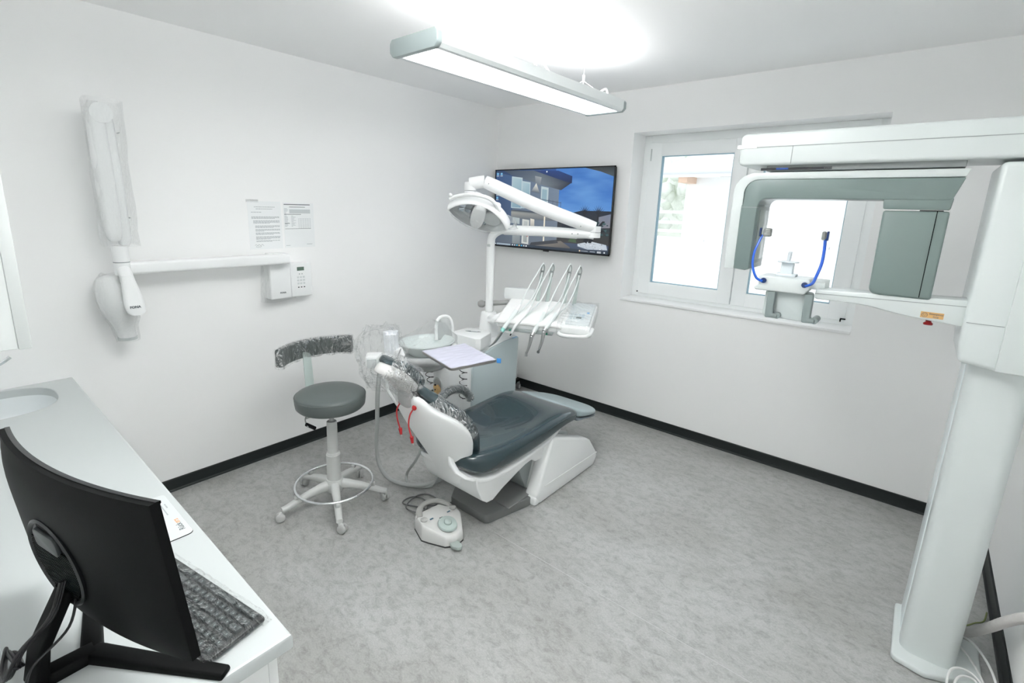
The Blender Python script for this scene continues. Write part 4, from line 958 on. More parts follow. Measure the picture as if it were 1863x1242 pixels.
fit = MB(); fit.ell((.828, -1.525, .485), (.028, .018, .042)); fit.ell((.810, -1.53, .505), (.014, .012, .017)); fit.ell((.816, -1.535, .462), (.016, .012, .016))
ft = part('water_fitting', fit.jitter(.005, 40), mat('tan_plastic', (0.55, 0.36, 0.15, 1), .5, var=.25, vscale=60), un, ang=0)
fd = MB(); fd.ell((.824, -1.543, .497), (.004, .003, .006)); fd.ell((.818, -1.546, .472), (.004, .003, .005)); fd.cyl((.813, -1.53, .52), (.811, -1.532, .528), .006)
part('fitting_screws', fd, black_p, ft)
# deck with tissue dispenser, spittoon
dk = MB(); dk.prism([(.50, -1.30), (.50, -.80), (.80, -.78), (.86, -.95), (.90, -1.15), (.90, -1.28), (.80, -1.33)], 'z', .70, .742, .012, 3); part('deck', dk, white_p, un, ang=40)
ti = MB(); q0 = [(.665, -1.255), (.655, -1.055), (.865, -1.01), (.955, -1.255)]
rings = []
for z, k in ((.735, 1.0), (.80, 1.0), (.815, .985), (.82, .93)):
    cx, cy = .785, -1.145; rr_ = []
    for i in range(4):
        p, q = q0[i], q0[(i+1) % 4]
        for t in (0.12, .3, .5, .7, .88): rr_.append((cx+(p[0]+(q[0]-p[0])*t-cx)*k, cy+(p[1]+(q[1]-p[1])*t-cy)*k, z))
    rings.append(rr_)
part('tissue_dispenser', MB().loft(rings), white_p, un, ang=40)
sl_ = MB(); sl_.prism([(-.058, 0), (-.03, .010), (.03, .010), (.058, 0), (.03, -.010), (-.03, -.010)], 'z', -.002, .0012, M=frame((.775, -1.125, .8205), (.75, .42, 0), (-.42, .75, 0))); part('dispenser_slot', sl_, mat('slot_dark', (0.03, 0.06, 0.06, 1), .4), un, smooth=False)
sl_ = MB(); sl_.box((0.01, 0, .0015), (.05, .008, .004), .001, M=frame((.775, -1.125, .8205), (.75, .42, 0), (-.42, .75, 0))); part('tissue_tip', sl_, mat('tissue_white', (.8, .84, .84, 1), .8), un)
SPC = V((.735, -1.535, .0))
sp = MB(); sp.lathe([(0, .70), (.05, .70), (.10, .73), (.145, .775), (.165, .808), (.172, .815), (.172, .822), (.165, .823), (.155, .808), (.13, .775), (.08, .745), (.03, .735), (0, .735)], SPC, 48, sy=1.18)
part('spittoon_bowl', sp, mat('bowl_glass', (0.72, 0.78, 0.77, 1), .15, coat=.5), un, ang=0)
bh = MB(); bh.loft([[(SPC.x+p[0]+dx, SPC.y+p[1]*1.0+dy, z) for p in rrect(w_, h_, min(w_, h_)*.45, 6)] for z, w_, h_, dx, dy in ((.64, .20, .26, .02, .02), (.665, .27, .36, .01, .0), (.70, .29, .40, 0, 0), (.735, .27, .38, 0, 0))])
part('bowl_holder', bh, mat('holder_grey', (.46, .48, .48, 1), .4), un, ang=50)
ga = MB(); ga.tube([(.68, -1.40, .79), (.675, -1.395, .90), (.685, -1.375, .945), (.70, -1.345, .955), (.715, -1.315, .945), (.725, -1.295, .90), (.73, -1.285, .79)], .012, 12, 6); part('glass_filler', ga, white_p, un)
gp = MB(); gp.poly([(.68, -1.40, .79), (.675, -1.395, .90), (.685, -1.375, .945), (.70, -1.345, .955), (.715, -1.315, .945), (.725, -1.295, .90), (.73, -1.285, .79)]); bmesh.ops.solidify(gp.bm, geom=gp.bm.faces[:], thickness=.004); gp.subdiv(2); gp.jitter(.01, 40)
part('filler_film', gp, film('filler_film', .15, .2, 40, .8, .40), un, ang=0)
wf = MB(); rings = []
for r_, z in ((.19, .69), (.188, .76), (.183, .832), (.12, .87), (.05, .90)):
    rings.append([(SPC.x+r_*math.cos(2*PI*k/40), SPC.y+r_*1.18*math.sin(2*PI*k/40), z+.005*math.sin(k*1.7)+(.0 if z < .85 else .05*math.sin(2*PI*k/40))) for k in range(40)])
wf.loft(rings, cap=False); wf.subdiv(1); wf.jitter(.014, 20, 7); part('plastic_bag', wf, film('bag_film', .06, .25, 25, .6, .10), un, ang=0)
# elastic spiral cords hanging at both sides of the front column
spm = mat('spiral_black', (.012, .012, .013, 1), .4)
for (x, y, zt, zb, nturn, sw, nm) in ((.752, -1.50, .665, .50, 4.6, -.035, 'a'), (.925, -1.375, .655, .40, 5.5, 0.0, 'b')):
    pts = []
    for k in range(int(nturn*10)):
        t = k/(nturn*10-1); pts.append((x+.026*math.cos(k*2*PI/10)+sw*math.sin(PI*t), y+.026*math.sin(k*2*PI/10), zt+(zb-zt)*t))
    part('spiral_cord', MB().tube(pts, .0028, 6, 2), spm, un)
cart = thing('castor_trolley', 'low trolley behind the unit, one grey castor showing by the skirting', 'trolley', (.33, -.25, 0))
part('base', MB().span((.12, -.52, .075), (.425, -.055, .10), .006), black_p, cart)
part('body', MB().span((.14, -.50, .10), (.40, -.08, .40), .015), white_m, cart)
for x, y in ((.16, -.48), (.385, -.48), (.16, -.085), (.415, -.085)):
    cw = part('caster', MB().cyl((x, y, .05), (x, y, .078), .012, n=14).box((x, y, .05), (.016, .03, .03), .003), grey_p2, cart)
    part('wheel', MB().cyl((x-.012, y-.012, .0285), (x+.018, y-.004, .0285), .0285, n=24), mat('castor_tyre', (.22, .22, .22, 1), .5), cw)
    part('wheel_hub', MB().cyl((x+.017, y-.004, .0285), (x+.021, y-.003, .0285), .02, n=20), lgrey_p, cw)

# ------------------------------------------------------------------ tray table
tr = thing('instrument_tray', 'square instrument tray with lavender film on a swing arm over the chair', 'tray', (1.25, -1.75, .86))
tq = [V((1.040, -1.853, .878)), V((1.102, -1.545, .878)), V((1.470, -1.660, .878)), V((1.402, -1.958, .878))]
def rq(q, ins, r, n=4):
    c = sum(q, V((0, 0, 0)))/4; P = [p+(c-p).normalized()*ins for p in q]; out = []
    for i in range(4):
        p0, p, p1 = P[i-1], P[i], P[(i+1) % 4]; a = p+(p0-p).normalized()*r; b_ = p+(p1-p).normalized()*r
        for k in range(n+1):
            t = k/n; out.append(a*(1-t)**2+p*2*t*(1-t)+b_*t*t)
    return out
rings = [[p+V((0, 0, z)) for p in rq(tq, i_, .03)] for i_, z in ((.012, -.014), (.002, -.010), (0, -.002), (0, .002), (.006, .003), (.014, -.001), (.03, -.002))]
part('tray', MB().loft(rings), mat('tray_steel', (.30, .29, .28, 1), .35, .6), tr, ang=50)
lv_ = MB(); b = bmesh.new(); bmesh.ops.create_grid(b, x_segments=30, y_segments=30, size=.5)
for v in b.verts:
    u_, w_ = v.co.x*.965+.5, v.co.y*.965+.5; p = (tq[0]*(1-u_)+tq[1]*u_)*(1-w_)+(tq[3]*(1-u_)+tq[2]*u_)*w_
    v.co = p+V((0, 0, .0035+.0022*mnoise(V((p.x*60, p.y*16, 2)))))
lv_.merge(b); part('lavender_film', lv_, mat('film_lavender', (.60, .60, .72, 1), .22, coat=.4), tr, ang=0)
part('tray_hub', MB().lathe([(0, -.045), (.06, -.045), (.07, -.03), (.07, -.014), (0, -.014)], (1.20, -1.72, .878), 28), white_p, tr)
part('swing_arm', MB().tube([(1.20, -1.72, .838), (1.05, -1.60, .815), (.90, -1.44, .79), (.82, -1.36, .76), (.80, -1.33, .70)], .022, 12), white_p, tr)
tg = MB(); tg.box((1.474, -1.656, .876), (.024, .008, .026), .001, rz=.4); part('blue_tab', tg, mat('tab_blue', (.05, .25, .62, 1), .45), tr)

# ------------------------------------------------------------------ suction holder
sc = thing('suction_holder', 'white assistant suction holder inside a clear plastic bag behind headrest', 'suction holder', (.95, -2.06, .85))
Ms = frame((1.0, -2.07, .865), (.62, .75, 0), (-.75, .62, 0))
part('holder_box', MB().box((-.03, 0, 0), (.16, .09, .07), .014, 3, M=Ms), white_p, sc)
for i in range(2): part('socket', MB().box((-.075+.06*i, -.05, -.005), (.05, .018, .05), .006, M=Ms), lgrey_p, sc)
for i, (dx, dy, h) in enumerate(((.005, .02, .135), (.03, .02, .14), (.055, .02, .14), (.018, -.012, .125), (.045, -.012, .128))):
    p = Ms @ V((dx, dy, .02)); part('suction_tube', MB().cyl(p, p+V((-.006, .0, h)), .0145, .0165, 16), mat('tube_white', (.78, .80, .83, 1), .35), sc)
part('holder_cone', MB().cyl(Ms @ V((.085, 0, -.08)), Ms @ V((.06, 0, .06)), .055, .03, 24), soft_w, sc)
for dx in (.06, .10):
    p = Ms @ V((dx, -.045, .02)); part('needle', MB().cyl(p, p+V((.012, .02, .055)), .0032, n=8), steel, sc)
part('support_arm', MB().tube([Ms @ V((.03, .02, -.03)), (.98, -1.90, .80), (.90, -1.68, .735), (.84, -1.50, .68)], .028, 14), mat('arm_film_grey', (.50, .51, .51, 1), .35), sc)
bg = MB(); rings = []
for t in range(13):
    k = t/12; z = .70+.345*k; w_ = .15*(.30+.75*math.sin(PI*min(1, k*.62+.16))); cx, cy = .975-.02*k, -2.075
    rings.append([(cx+w_*.80*math.cos(2*PI*j/32)*(1+.12*math.sin(3*j)), cy+w_*.85*math.sin(2*PI*j/32)*(1+.1*math.cos(2.3*j)), z+.006*math.sin(j*1.9)) for j in range(32)])
bg.loft(rings); bg.subdiv(1); bg.jitter(.020, 11, 8); bg.jitter(.006, 32, 3); part('plastic_bag', bg, film_l, sc, ang=0)
hosem = mat('hose_grey', (.46, .48, .475, 1), .45)
h1 = smooth_path([(.985, -2.10, .83), (.955, -2.10, .66), (.885, -2.06, .45), (.80, -2.01, .25), (.775, -1.975, .10), (.84, -1.965, .035), (.95, -1.945, .024), (1.07, -1.855, .024), (1.09, -1.68, .024), (1.02, -1.40, .03), (.95, -1.28, .05)], 8)
single('suction_hose', MB().tube(h1, .0125, 12, 1), hosem, 'thick grey hose from suction holder looping down to the floor', 'hose', 'suction hoses by the chair', ang=0)
h2 = smooth_path([(1.02, -2.09, .80), (1.09, -2.13, .73), (1.20, -2.125, .64), (1.215, -2.07, .54), (1.20, -1.985, .41), (1.09, -1.935, .235), (.93, -1.875, .06), (.965, -1.90, .015), (1.04, -1.885, .012), (1.095, -1.825, .013), (1.09, -1.765, .05), (1.105, -1.73, .14), (1.06, -1.60, .20), (.92, -1.45, .22)], 8)
single('saliva_hose', MB().tube(h2, .0085, 10, 1), hosem, 'thinner grey hose in an S loop below the chair back', 'hose', 'suction hoses by the chair', ang=0)

# ------------------------------------------------------------------ instrument console
co = thing('instrument_console', 'white instrument console with four whip arms and film-wrapped keypad', 'console', (1.2, -.85, .93))
F0 = V((1.0, -1.13, .93)); U_ = V((.9274, .374, 0)); Vv = V((-.374, .9274, 0)); TL = .26
def cpt(u, v, h): return F0+U_*u+Vv*v+V((0, 0, TL*v+h))
def cslab(u0, u1, v0, v1, h0, h1, bev=.012, nu=1, nv=1):
    mb = MB(); b = bmesh.new()
    if nu*nv == 1:
        vs = [b.verts.new(cpt(u, v, h)) for h in (h0, h1) for u, v in ((u0, v0), (u1, v0), (u1, v1), (u0, v1))]
        b.faces.new(vs[3::-1]); b.faces.new(vs[4:])
        for k in range(4): b.faces.new((vs[k], vs[(k+1) % 4], vs[4+(k+1) % 4], vs[4+k]))
        bmesh.ops.recalc_face_normals(b, faces=b.faces)
        if bev: bmesh.ops.bevel(b, geom=list(b.edges), offset=bev, segments=3, affect='EDGES', profile=.5)
    return mb.merge(b)
part('body', cslab(0.0, .645, .0, .36, -.035, .02, .014), white_p, co)
part('under_tray', cslab(0.03, .40, .005, .30, -.058, -.03, .008), mat('under_grey', (.42, .46, .46, 1), .4), co)
tw = MB(); b = bmesh.new(); bmesh.ops.create_grid(b, x_segments=36, y_segments=26, size=.5)
for v in b.verts:
    u_, w_ = (v.co.x+.5)*.47-.01, (v.co.y+.5)*.37-.012; e_ = min((v.co.x+.5), (.5-v.co.x), (v.co.y+.5), (.5-v.co.y))
    v.co = cpt(u_, w_, .030+.006*mnoise(V((u_*14, w_*16, 1)))-(.022 if e_ < .012 else .004 if e_ < .04 else 0))
tw.merge(b); bmesh.ops.solidify(tw.bm, geom=tw.bm.faces[:], thickness=.006)
part('paper_cover', tw, mat('paper_cover_white', (.86, .86, .855, 1), .8, bump=.2, bscale=60), co, ang=0)
kpd = part('keypad', cslab(.475, .635, .03, .345, .018, .034, .006), mat('keypad_ice', (.74, .79, .80, 1), .35), co)
kb_ = MB()
for i in range(4):
    for j in range(3): kb_.merge(cslab(.49+.026*i, .508+.026*i, .09+.03*j, .108+.03*j, .033, .0352, 0).bm)
part('keypad_keys', kb_, mat('key_blue_grey', (.55, .64, .68, 1), .4), kpd, smooth=False)
part('keypad_badge', cslab(.595, .612, .185, .202, .033, .0355, 0), mat('tab_blue2', (.10, .38, .70, 1), .4), kpd, smooth=False)
part('display', cslab(.535, .57, .10, .125, .034, .0356, 0), mat('display_dark', (.10, .14, .13, 1), .3), kpd, smooth=False)
wf = MB(); rings = []
for k in range(9):
    u_ = .43+.225*k/8; rings.append([cpt(u_, .165+p[0]*(1.0+.02*math.sin(k)), .005+p[1]) for p in rrect(.385, .085, .03, 6)])
wf.loft(rings); wf.subdiv(1); wf.jitter(.008, 30, 6); part('plastic_wrap', wf, film_l, co, ang=0)
part('handle_rail', MB().tube([cpt(.44, -.012, -.02), cpt(.47, -.022, -.03), cpt(.59, -.022, -.028), cpt(.645, -.005, -.02), cpt(.655, .06, -.01)], .014, 10), white_p, co, ang=0)
for u_ in (.10, .28, .36): part('green_pin', MB().cyl(cpt(u_, .008, -.046), cpt(u_, -.002, -.046), .006, n=12), mat('pin_green', (.02, .28, .16, 1), .4), co)
hbm = MB(); hbm.prism(rrect(.235, .085, .02, 5), 'z', -.03, .03, .012, 3, M=frame(cpt(.06, .36, .058), U_, (0, 0, 1))); part('rear_handle', hbm, lgrey_p if False else mat('rear_white', (.70, .72, .72, 1), .4), co, ang=40)
part('rear_post', MB().cyl(cpt(.0, .36, -.03), cpt(.0, .36, .04), .018, .026, 18), white_p, co)
ca_ = MB(); ca_.tube([cpt(.02, .25, -.05), cpt(-.05, .22, -.075), (.86, -.98, .90), (.78, -.93, .885)], .035, 14); part('support_arm', ca_, white_p, co, ang=0)
wt = [(.235, .33, 1.315), (.305, .33, 1.318), (.433, .33, 1.323), (.505, .33, 1.313)]
for u_, v_, zt in wt:
    bpt = cpt(u_-.03, v_, .0); tpt = F0+U_*u_+Vv*v_; tpt.z = zt; mid = (bpt+tpt)/2
    wh = part('whip_arm', MB().loft([[p+U_*a+Vv*b_ for a, b_ in rrect(w_, .008, .003, 2)] for p, w_ in ((bpt, .026), (mid, .025), (bpt*.25+tpt*.75, .022))]), mat('whip_grey', (.50, .57, .55, 1), .35), co)
    lp_ = MB(); q = bpt*.3+tpt*.7
    lp_.tube([q-U_*.009, tpt-U_*.011-V((0, 0, .03)), tpt-U_*.004, tpt+U_*.008-V((0, 0, .004)), tpt+U_*.012-V((0, 0, .035)), q+U_*.010], .004, 8, 6)
    part('whip_clip', lp_, mat('clip_metal', (.42, .44, .43, 1), .3, .8), wh)
    part('roller', MB().cyl(tpt-U_*.009-V((0, 0, .05)), tpt+U_*.010-V((0, 0, .05)), .007, n=14), grey_p2, wh)
# four handpieces with hoses, each resting in the console and led over a whip arm
tips_ = [(-.02, -.06, .762), (.121, -.06, .862), (.239, -.06, .743), (.325, -.06, .777)]
mids_ = [(.060, -.055, .885), (.150, -.05, .925), (.270, -.05, .875), (.352, -.05, .915)]
tops_ = [(.125, .06, 1.015), (.20, .07, 1.015), (.325, .07, 1.015), (.405, .07, 1.015)]
mids_ = mids_
hlab = ['chrome scaler handpiece with a thin curved tip, first on the left of the console', 'slim white syringe handpiece, second and shortest on the console', 'steel contra-angle handpiece hanging lowest, third on the console', 'steel turbine handpiece with small round head, fourth on the console']
hosew = mat('hose_pale', (.74, .79, .78, 1), .4)
def UV(t): return F0+U_*t[0]+Vv*t[1]+V((0, 0, t[2]-F0.z))
for i in range(4):
    T, M_, P_ = UV(tips_[i]), UV(mids_[i]), UV(tops_[i])
    hpz = thing('handpiece', hlab[i], 'handpiece', M_, 'handpieces on the console')
    ax = (P_-M_).normalized(); sd = U_
    if i == 0:
        part('body', MB().tube([P_, (P_+M_)/2, M_+(P_-M_)*.12], .0145, 14), hosew, hpz, ang=0)
        part('collar', MB().cyl(M_+(P_-M_)*.12, M_-(P_-M_)*.02, .0158, .0142, 18), mat('collar_teal', (.28, .62, .56, 1), .3), hpz)
        part('head', MB().tube([M_, M_+(T-M_)*.35+U_*.006, M_+(T-M_)*.72+U_*.004, T-U_*.012], lambda t: .0115*(1-t)**.8+.0022, 12), steel, hpz, ang=0)
    elif i == 1:
        part('body', MB().tube([P_, (P_+M_)/2, M_, M_+(T-M_)*.75], lambda t: .0125-.004*t, 14), white_p, hpz, ang=0)
        part('nozzle', MB().tube([M_+(T-M_)*.7, T], .004, 10, 1), black_p, hpz)
    else:
        part('body', MB().tube([P_, (P_+M_)/2, M_+(P_-M_)*.1], .0145, 14), hosew, hpz, ang=0)
        part('collar', MB().cyl(M_+(P_-M_)*.14, M_+(P_-M_)*.0, .0158, .0145, 18), steel, hpz)
        part('neck', MB().tube([M_, M_+(T-M_)*.5+U_*.004, M_+(T-M_)*.93], lambda t: .0140-.0065*t, 14), steel, hpz, ang=0)
        part('head', MB().cyl(T-V((0, 0, .004))-Vv*.012, T+Vv*.010, .010, .008, 16) if i == 3 else MB().cyl(T+V((0, 0, .018)), T-V((0, 0, .012)), .0075, .0095, 16), steel, hpz)
    wu, wv, wz = wt[i]; tp0 = UV((wu, wv, wz))
    part('connector', MB().cyl(P_, P_+ax*.05, .011, .0085, 14), white_p, hpz)
    q = P_+ax*.05
    hz = MB(); hz.tube([q, q+(tp0-q)*.4+V((0, 0, .02)), q+(tp0-q)*.8+V((0, 0, .012)), tp0+V((0, 0, .008)), tp0+Vv*.012+V((0, 0, -.03)), UV((wu-.012, wv-.03, 1.19)), UV((wu-.04, .20, 1.08)), UV((wu-.09, .12, 1.01)), UV((wu-.12, .05, .965))], .0048, 8, 8)
    part('hose', hz, hosew, hpz, ang=0)

# ------------------------------------------------------------------ operating light
ol = thing('operating_light', 'white dental operating light on a folded spring arm in front of the television', 'operating light', (.72, -.9, .74))
px_, py_ = .728, -.90
pb = MB(); pb.loft([[(px_+p[0], py_+p[1], z) for p in rrect(w_, w_, w_*.25, 5)] for z, w_ in ((.742, .125), (.80, .122), (.905, .105), (.925, .10), (.932, .09))]); part('pole_foot', pb, white_p, ol, ang=40)
J = V((1.405, -.575, 1.56)); P0 = V((px_, py_, .93))
part('pole', MB().tube([P0, (px_, py_, 1.2), (px_, py_, 1.44), (px_+.012, py_+.006, 1.505), (px_+.06, py_+.03, 1.545), (px_+.12, py_+.057, 1.55)], .030, 18, 8), white_p, ol, ang=0)
part('pole_label', MB().box((px_+.006, py_-.0305, 1.435), (.03, .002, .018)), lgrey_p, ol)
D_ = (J-V((px_, py_, 1.56))); D_.z = 0; D_.normalize(); S_ = V((D_.y, -D_.x, 0))
part('lower_arm', MB().tube([V((px_, py_, 1.552))+D_*.10, V((px_, py_, 1.551))+D_*.45, J-D_*.12-V((0, 0, .016))], .036, 18, 1), white_p, ol, ang=60)
jt = MB()
for z0, z1 in ((1.522, 1.557), (1.561, 1.60)): jt.cyl((J.x, J.y, z0), (J.x, J.y, z1), .042, n=28)
part('elbow', jt, white_p, ol)
part('elbow_knuckle', MB().tube([J-D_*.14-V((0, 0, .016)), J-D_*.05-V((0, 0, .012)), J-V((0, 0, .018))], .034, 14), white_p, ol, ang=0)
E_ = V((.775, -1.035, 1.885))
part('spring_arm', MB().tube([J+V((0, 0, .030)), J+(E_-J)*.10+V((0, 0, .022)), J+(E_-J)*.5+V((0, 0, .0)), J+(E_-J)*.93, E_], lambda t: .040+.008*math.sin(PI*t), 18, 6), white_p, ol, ang=0)
sc_ = MB()
for k in (.13, .17): sc_.cyl(V((px_, py_, 1.545))+D_*(.77-k)+S_*.034, V((px_, py_, 1.545))+D_*(.77-k)+S_*.0375, .005, n=10)
sc_.cyl(E_+(J-E_)*.05+S_*.036, E_+(J-E_)*.05+S_*.0455, .005, n=10); sc_.cyl(J+(E_-J)*.12+S_*.036, J+(E_-J)*.12+S_*.0455, .005, n=10)
part('arm_screws', sc_, grey_p2, ol)
K_ = E_-D_*.075+V((-.02, -.02, -.018))
part('wrist', MB().tube([E_+V((0, 0, .0)), E_-D_*.04+V((-.01, -.01, -.008)), K_], .043, 16), white_p, ol, ang=0)
for z0, z1 in ((-.045, .012), (-.088, -.05)): part('wrist_ring', MB().cyl(K_+V((0, 0, z0)), K_+V((0, 0, z1)), .042, n=26), white_p, ol)
HCn = V((.845, -1.155, 1.668))                       # head centre
r_cam = V((.757, .653, 0)); e1 = (r_cam*.95+V((0, 0, -.30))).normalized()
nn = V((.36, -.50, -.70)); nn = (nn-e1*nn.dot(e1)).normalized(); e2 = nn.cross(e1).normalized()
if e2.z < 0: e2 = -e2
def hpt(a, b_, d): return HCn+e1*a+e2*b_+nn*d
part('yoke', MB().tube([K_+V((0, 0, -.07)), K_+D_*.06+V((0, .0, -.075)), K_+D_*.13+V((.0, -.01, -.12)), hpt(.10, .04, -.085), hpt(.07, .0, -.07)], .022, 12, 8, flat=.8), white_p, ol, ang=0)
LA, LB = .215, .125
def eye(a): # almond outline
    c, s_ = math.cos(a), math.sin(a); return LA*math.copysign(abs(c)**1.0, c), LB*math.copysign(abs(s_)**1.55, s_)
NA = 56
def hringp(k, d, bow=0.0): return [hpt(eye(2*PI*i/NA)[0]*k, eye(2*PI*i/NA)[1]*k, d-bow*(eye(2*PI*i/NA)[0]/LA)**2) for i in range(NA)]
rings = [hringp(.93, .040, -.02), hringp(1.0, .036, -.02), hringp(1.03, .015, -.01), hringp(1.0, -.02), hringp(.88, -.05), hringp(.62, -.072), hringp(.2, -.08)]
part('shell', MB().loft(rings, cap=False), white_p, ol, ang=0)
rings = [hringp(.93, .040, -.02), hringp(.90, .02, -.01), hringp(.80, -.015), hringp(.6, -.042), hringp(.3, -.056), hringp(.02, -.06)]
mr = MB().loft(rings, cap=False)
part('reflector', mr, mat('mirror', (.86, .89, .89, 1), .22, .55), ol, smooth=False)
fcs = MB()
for i in range(9):
    for j in range(5):
        a, b_ = -LA*.80+LA*1.6*i/8, -LB*.72+LB*1.44*j/4
        if (a/LA)**2+(b_/LB)**2 > .62: continue
        d = -.05+.055*((a/LA)**2+(b_/LB)**2)
        fcs.box((0, 0, 0), (LA*.19, LB*.33, .004), .001, M=frame(hpt(a, b_, d+.01), e1+nn*((a/LA)*.5+.3*math.sin(i*2.7+j*1.9)), e2+nn*((b_/LB)*.4+.3*math.cos(i*1.7+j*3.1))))
part('mirror_facets', fcs, mat('mirror_facet', (.50, .57, .63, 1), .06, 1.0), ol, smooth=False)
bb = MB(); bb.loft([[hpt(-.005+p[0], b_, d+p[1]) for p in rrect(w_, .035, .012, 4)] for b_, w_, d in ((-LB*.98, .05, .022), (-LB*.6, .085, .03), (0, .10, .035), (LB*.6, .085, .03), (LB*.98, .05, .022))]); part('bulb_shield', bb, white_p, ol, ang=0)
part('lens_dial', MB().lathe([(.03, .0), (.062, .004), (.058, .012), (.03, .010), (.014, .016), (0, .016)], n=32, M=frame(hpt(.085, -.01, .0), e1, e2), sx=1.1), lgrey_p, ol, ang=60)
for s_ in (1,):
    hd_ = MB(); hd_.tube([hpt(LA*.55, LB*.72, .0), hpt(LA*.20, LB*1.32, .0), hpt(-LA*.35, LB*1.22, .0), hpt(-LA*.80, LB*.72, .0), hpt(-LA*1.0, LB*.35, .005)], .013, 10, 8, flat=1.3); part('handle', hd_, white_p, ol, ang=0)
wf = MB(); wf.loft([hringp(.97, .042, -.02), hringp(.95, .055, -.01), hringp(.75, .066), hringp(.4, .07), hringp(.05, .072)], cap=False); wf.subdiv(1); wf.jitter(.006, 30); part('lens_film', wf, film('lens_film', .10, .12, 22, .4, .10), ol, ang=0)
wf = MB(); wf.loft([[hpt(.16+p[0]*k+.09*t, -.02+p[1]*k-.03*t, -.03) + nn*q for p in rrect(.16, .13, .05, 5) for q in (0,)] for t, k in ((0, 1.0), (.5, .8), (1.0, .35))], cap=False)
wf.subdiv(1); wf.jitter(.02, 22, 4); part('plastic_bag', wf, film('light_bag', .12, .2, 25, .6, .30), ol, ang=0)
kbm = MB(); kbm.ell(hpt(-LA*1.02, LB*.62, 0), (.013, .013, .013), nu=12, nv=8); part('handle_knob', kbm, white_p, ol)
# grey film-wrapped rod with a round end behind the pole
rod = MB(); rod.tube([(.50, -.72, .935), (.66, -.60, .955), (.85, -.66, 1.02), (.93, -.78, 1.00)], .020, 12); rod.ell((.49, -.725, .933), (.036, .032, .030))
part('support_rod', rod.jitter(.004, 30), mat('rod_grey', (.42, .42, .41, 1), .35), co, ang=0)

# ------------------------------------------------------------------ foot control
fpd = thing('foot_pedal', 'white and grey foot control with a round pedal disc on the floor', 'foot pedal', (1.43, -2.05, 0))
Mf = frame((1.448, -2.062, 0), (1, -.12, 0), (.12, 1, 0)) @ Matrix.Diagonal((.9, .9, .95, 1))
pol = [(-.115, -.115), (.00, -.145), (.045, -.125), (.135, -.075), (.165, -.02), (.150, .045), (.03, .125), (-.03, .13), (-.06, .09), (-.115, .06)]
fbm = MB(); b = bmesh.new()
def ztop(x): return .098-.038*max(0, min(1, (x+.0)/.16))
lo = [b.verts.new((x, y, .004)) for x, y in pol]; mid_ = [b.verts.new((x*.985, y*.985, ztop(x)-.012)) for x, y in pol]; hi = [b.verts.new((x*.93, y*.93, ztop(x))) for x, y in pol]
n_ = len(pol); b.faces.new(hi); b.faces.new(lo[::-1])
for A, B in ((lo, mid_), (mid_, hi)):
    for k in range(n_): b.faces.new((A[k], A[(k+1) % n_], B[(k+1) % n_], B[k]))
bmesh.ops.recalc_face_normals(b, faces=b.faces); bmesh.ops.bevel(b, geom=list(b.edges), offset=.007, segments=3, affect='EDGES', profile=.5, clamp_overlap=True)
fbm.merge(b, Mf); part('body', fbm, mat('pedal_white', (.68, .68, .67, 1), .42), fpd, ang=40)
sl_ = MB(); sl_.prism([(p[0]*1.01, p[1]*1.01) for p in pol], 'z', 0, .006, M=Mf); part('rubber_sole', sl_, mat('sole_black', (.05, .05, .05, 1), .6), fpd, smooth=False)
zt_ = .078; Mt = frame(Mf @ V((.072, -.012, ztop(.072)+.001)), (1, -.12, -.235), (.12, 1, 0))
part('pedal_disc', MB().lathe([(0, 0), (.048, 0), (.052, .006), (.048, .014), (.03, .018), (0, .019)], n=40, M=Mt), mat('disc_green_grey', (.44, .52, .50, 1), .4), fpd, ang=50)
part('disc_button', MB().lathe([(0, .016), (.021, .016), (.021, .024), (.017, .028), (0, .029)], n=28, M=Mt), MATS['disc_green_grey'], fpd, ang=50)
lv_ = MB(); lv_.prism([(.15, -.055), (.185, -.062), (.215, -.045), (.222, -.025), (.21, -.008), (.16, .0)], 'z', .012, .032, .006, M=Mf); part('side_lever', lv_, mat('lever_grey', (.36, .41, .39, 1), .45), fpd)
hd_ = MB(); hd_.tube([Mf @ V(p) for p in ((-.075, -.105, .085), (-.120, -.080, .098), (-.146, -.040, .106), (-.150, .010, .108), (-.132, .060, .104), (-.085, .098, .094), (-.05, .105, .085))], .019, 10, 8, flat=.75); part('carry_handle', hd_, mat('handle_grey', (.40, .40, .385, 1), .5), fpd, ang=0)
for x, y in ((-.03, -.105), (-.022, .098)): part('stud', MB().lathe([(0, 0), (.019, 0), (.019, .006), (.015, .009), (0, .009)], Mf @ V((x, y, .097)), 20), mat('stud_grey', (.45, .45, .44, 1), .5), fpd)
for x, y, c in ((-.012, -.065, 'a'), (-.005, .055, 'b'), (.012, -.012, 'c')): part('marking', MB().box((x, y, ztop(x)+.0012), (.008, .022, .002), .0005, M=Mf), mat('mark_'+c, (.02, .12, .20, 1) if c != 'c' else (.01, .02, .05, 1), .5), fpd)
cd = [(1.30, -2.03, .04), (1.255, -2.015, .012), (1.225, -2.00, .006), (1.11, -2.05, .005), (1.085, -2.00, .005), (1.12, -1.945, .006), (1.20, -1.95, .008), (1.255, -2.00, .010), (1.24, -2.055, .010), (1.16, -2.07, .012), (1.12, -2.00, .013), (1.11, -1.925, .006), (1.15, -1.885, .005), (1.22, -1.885, .005), (1.255, -1.925, .005), (1.235, -1.975, .014), (1.20, -1.985, .016), (1.23, -1.95, .018), (1.30, -1.86, .005), (1.28, -1.74, .004), (1.20, -1.62, .004), (1.16, -1.35, .004)]
single('pedal_cord', MB().tube(cd, .0042, 8, 8), mat('cord_grey', (.16, .165, .165, 1), .5), 'coiled dark grey cord of the foot pedal on the floor', 'cord', ang=0)

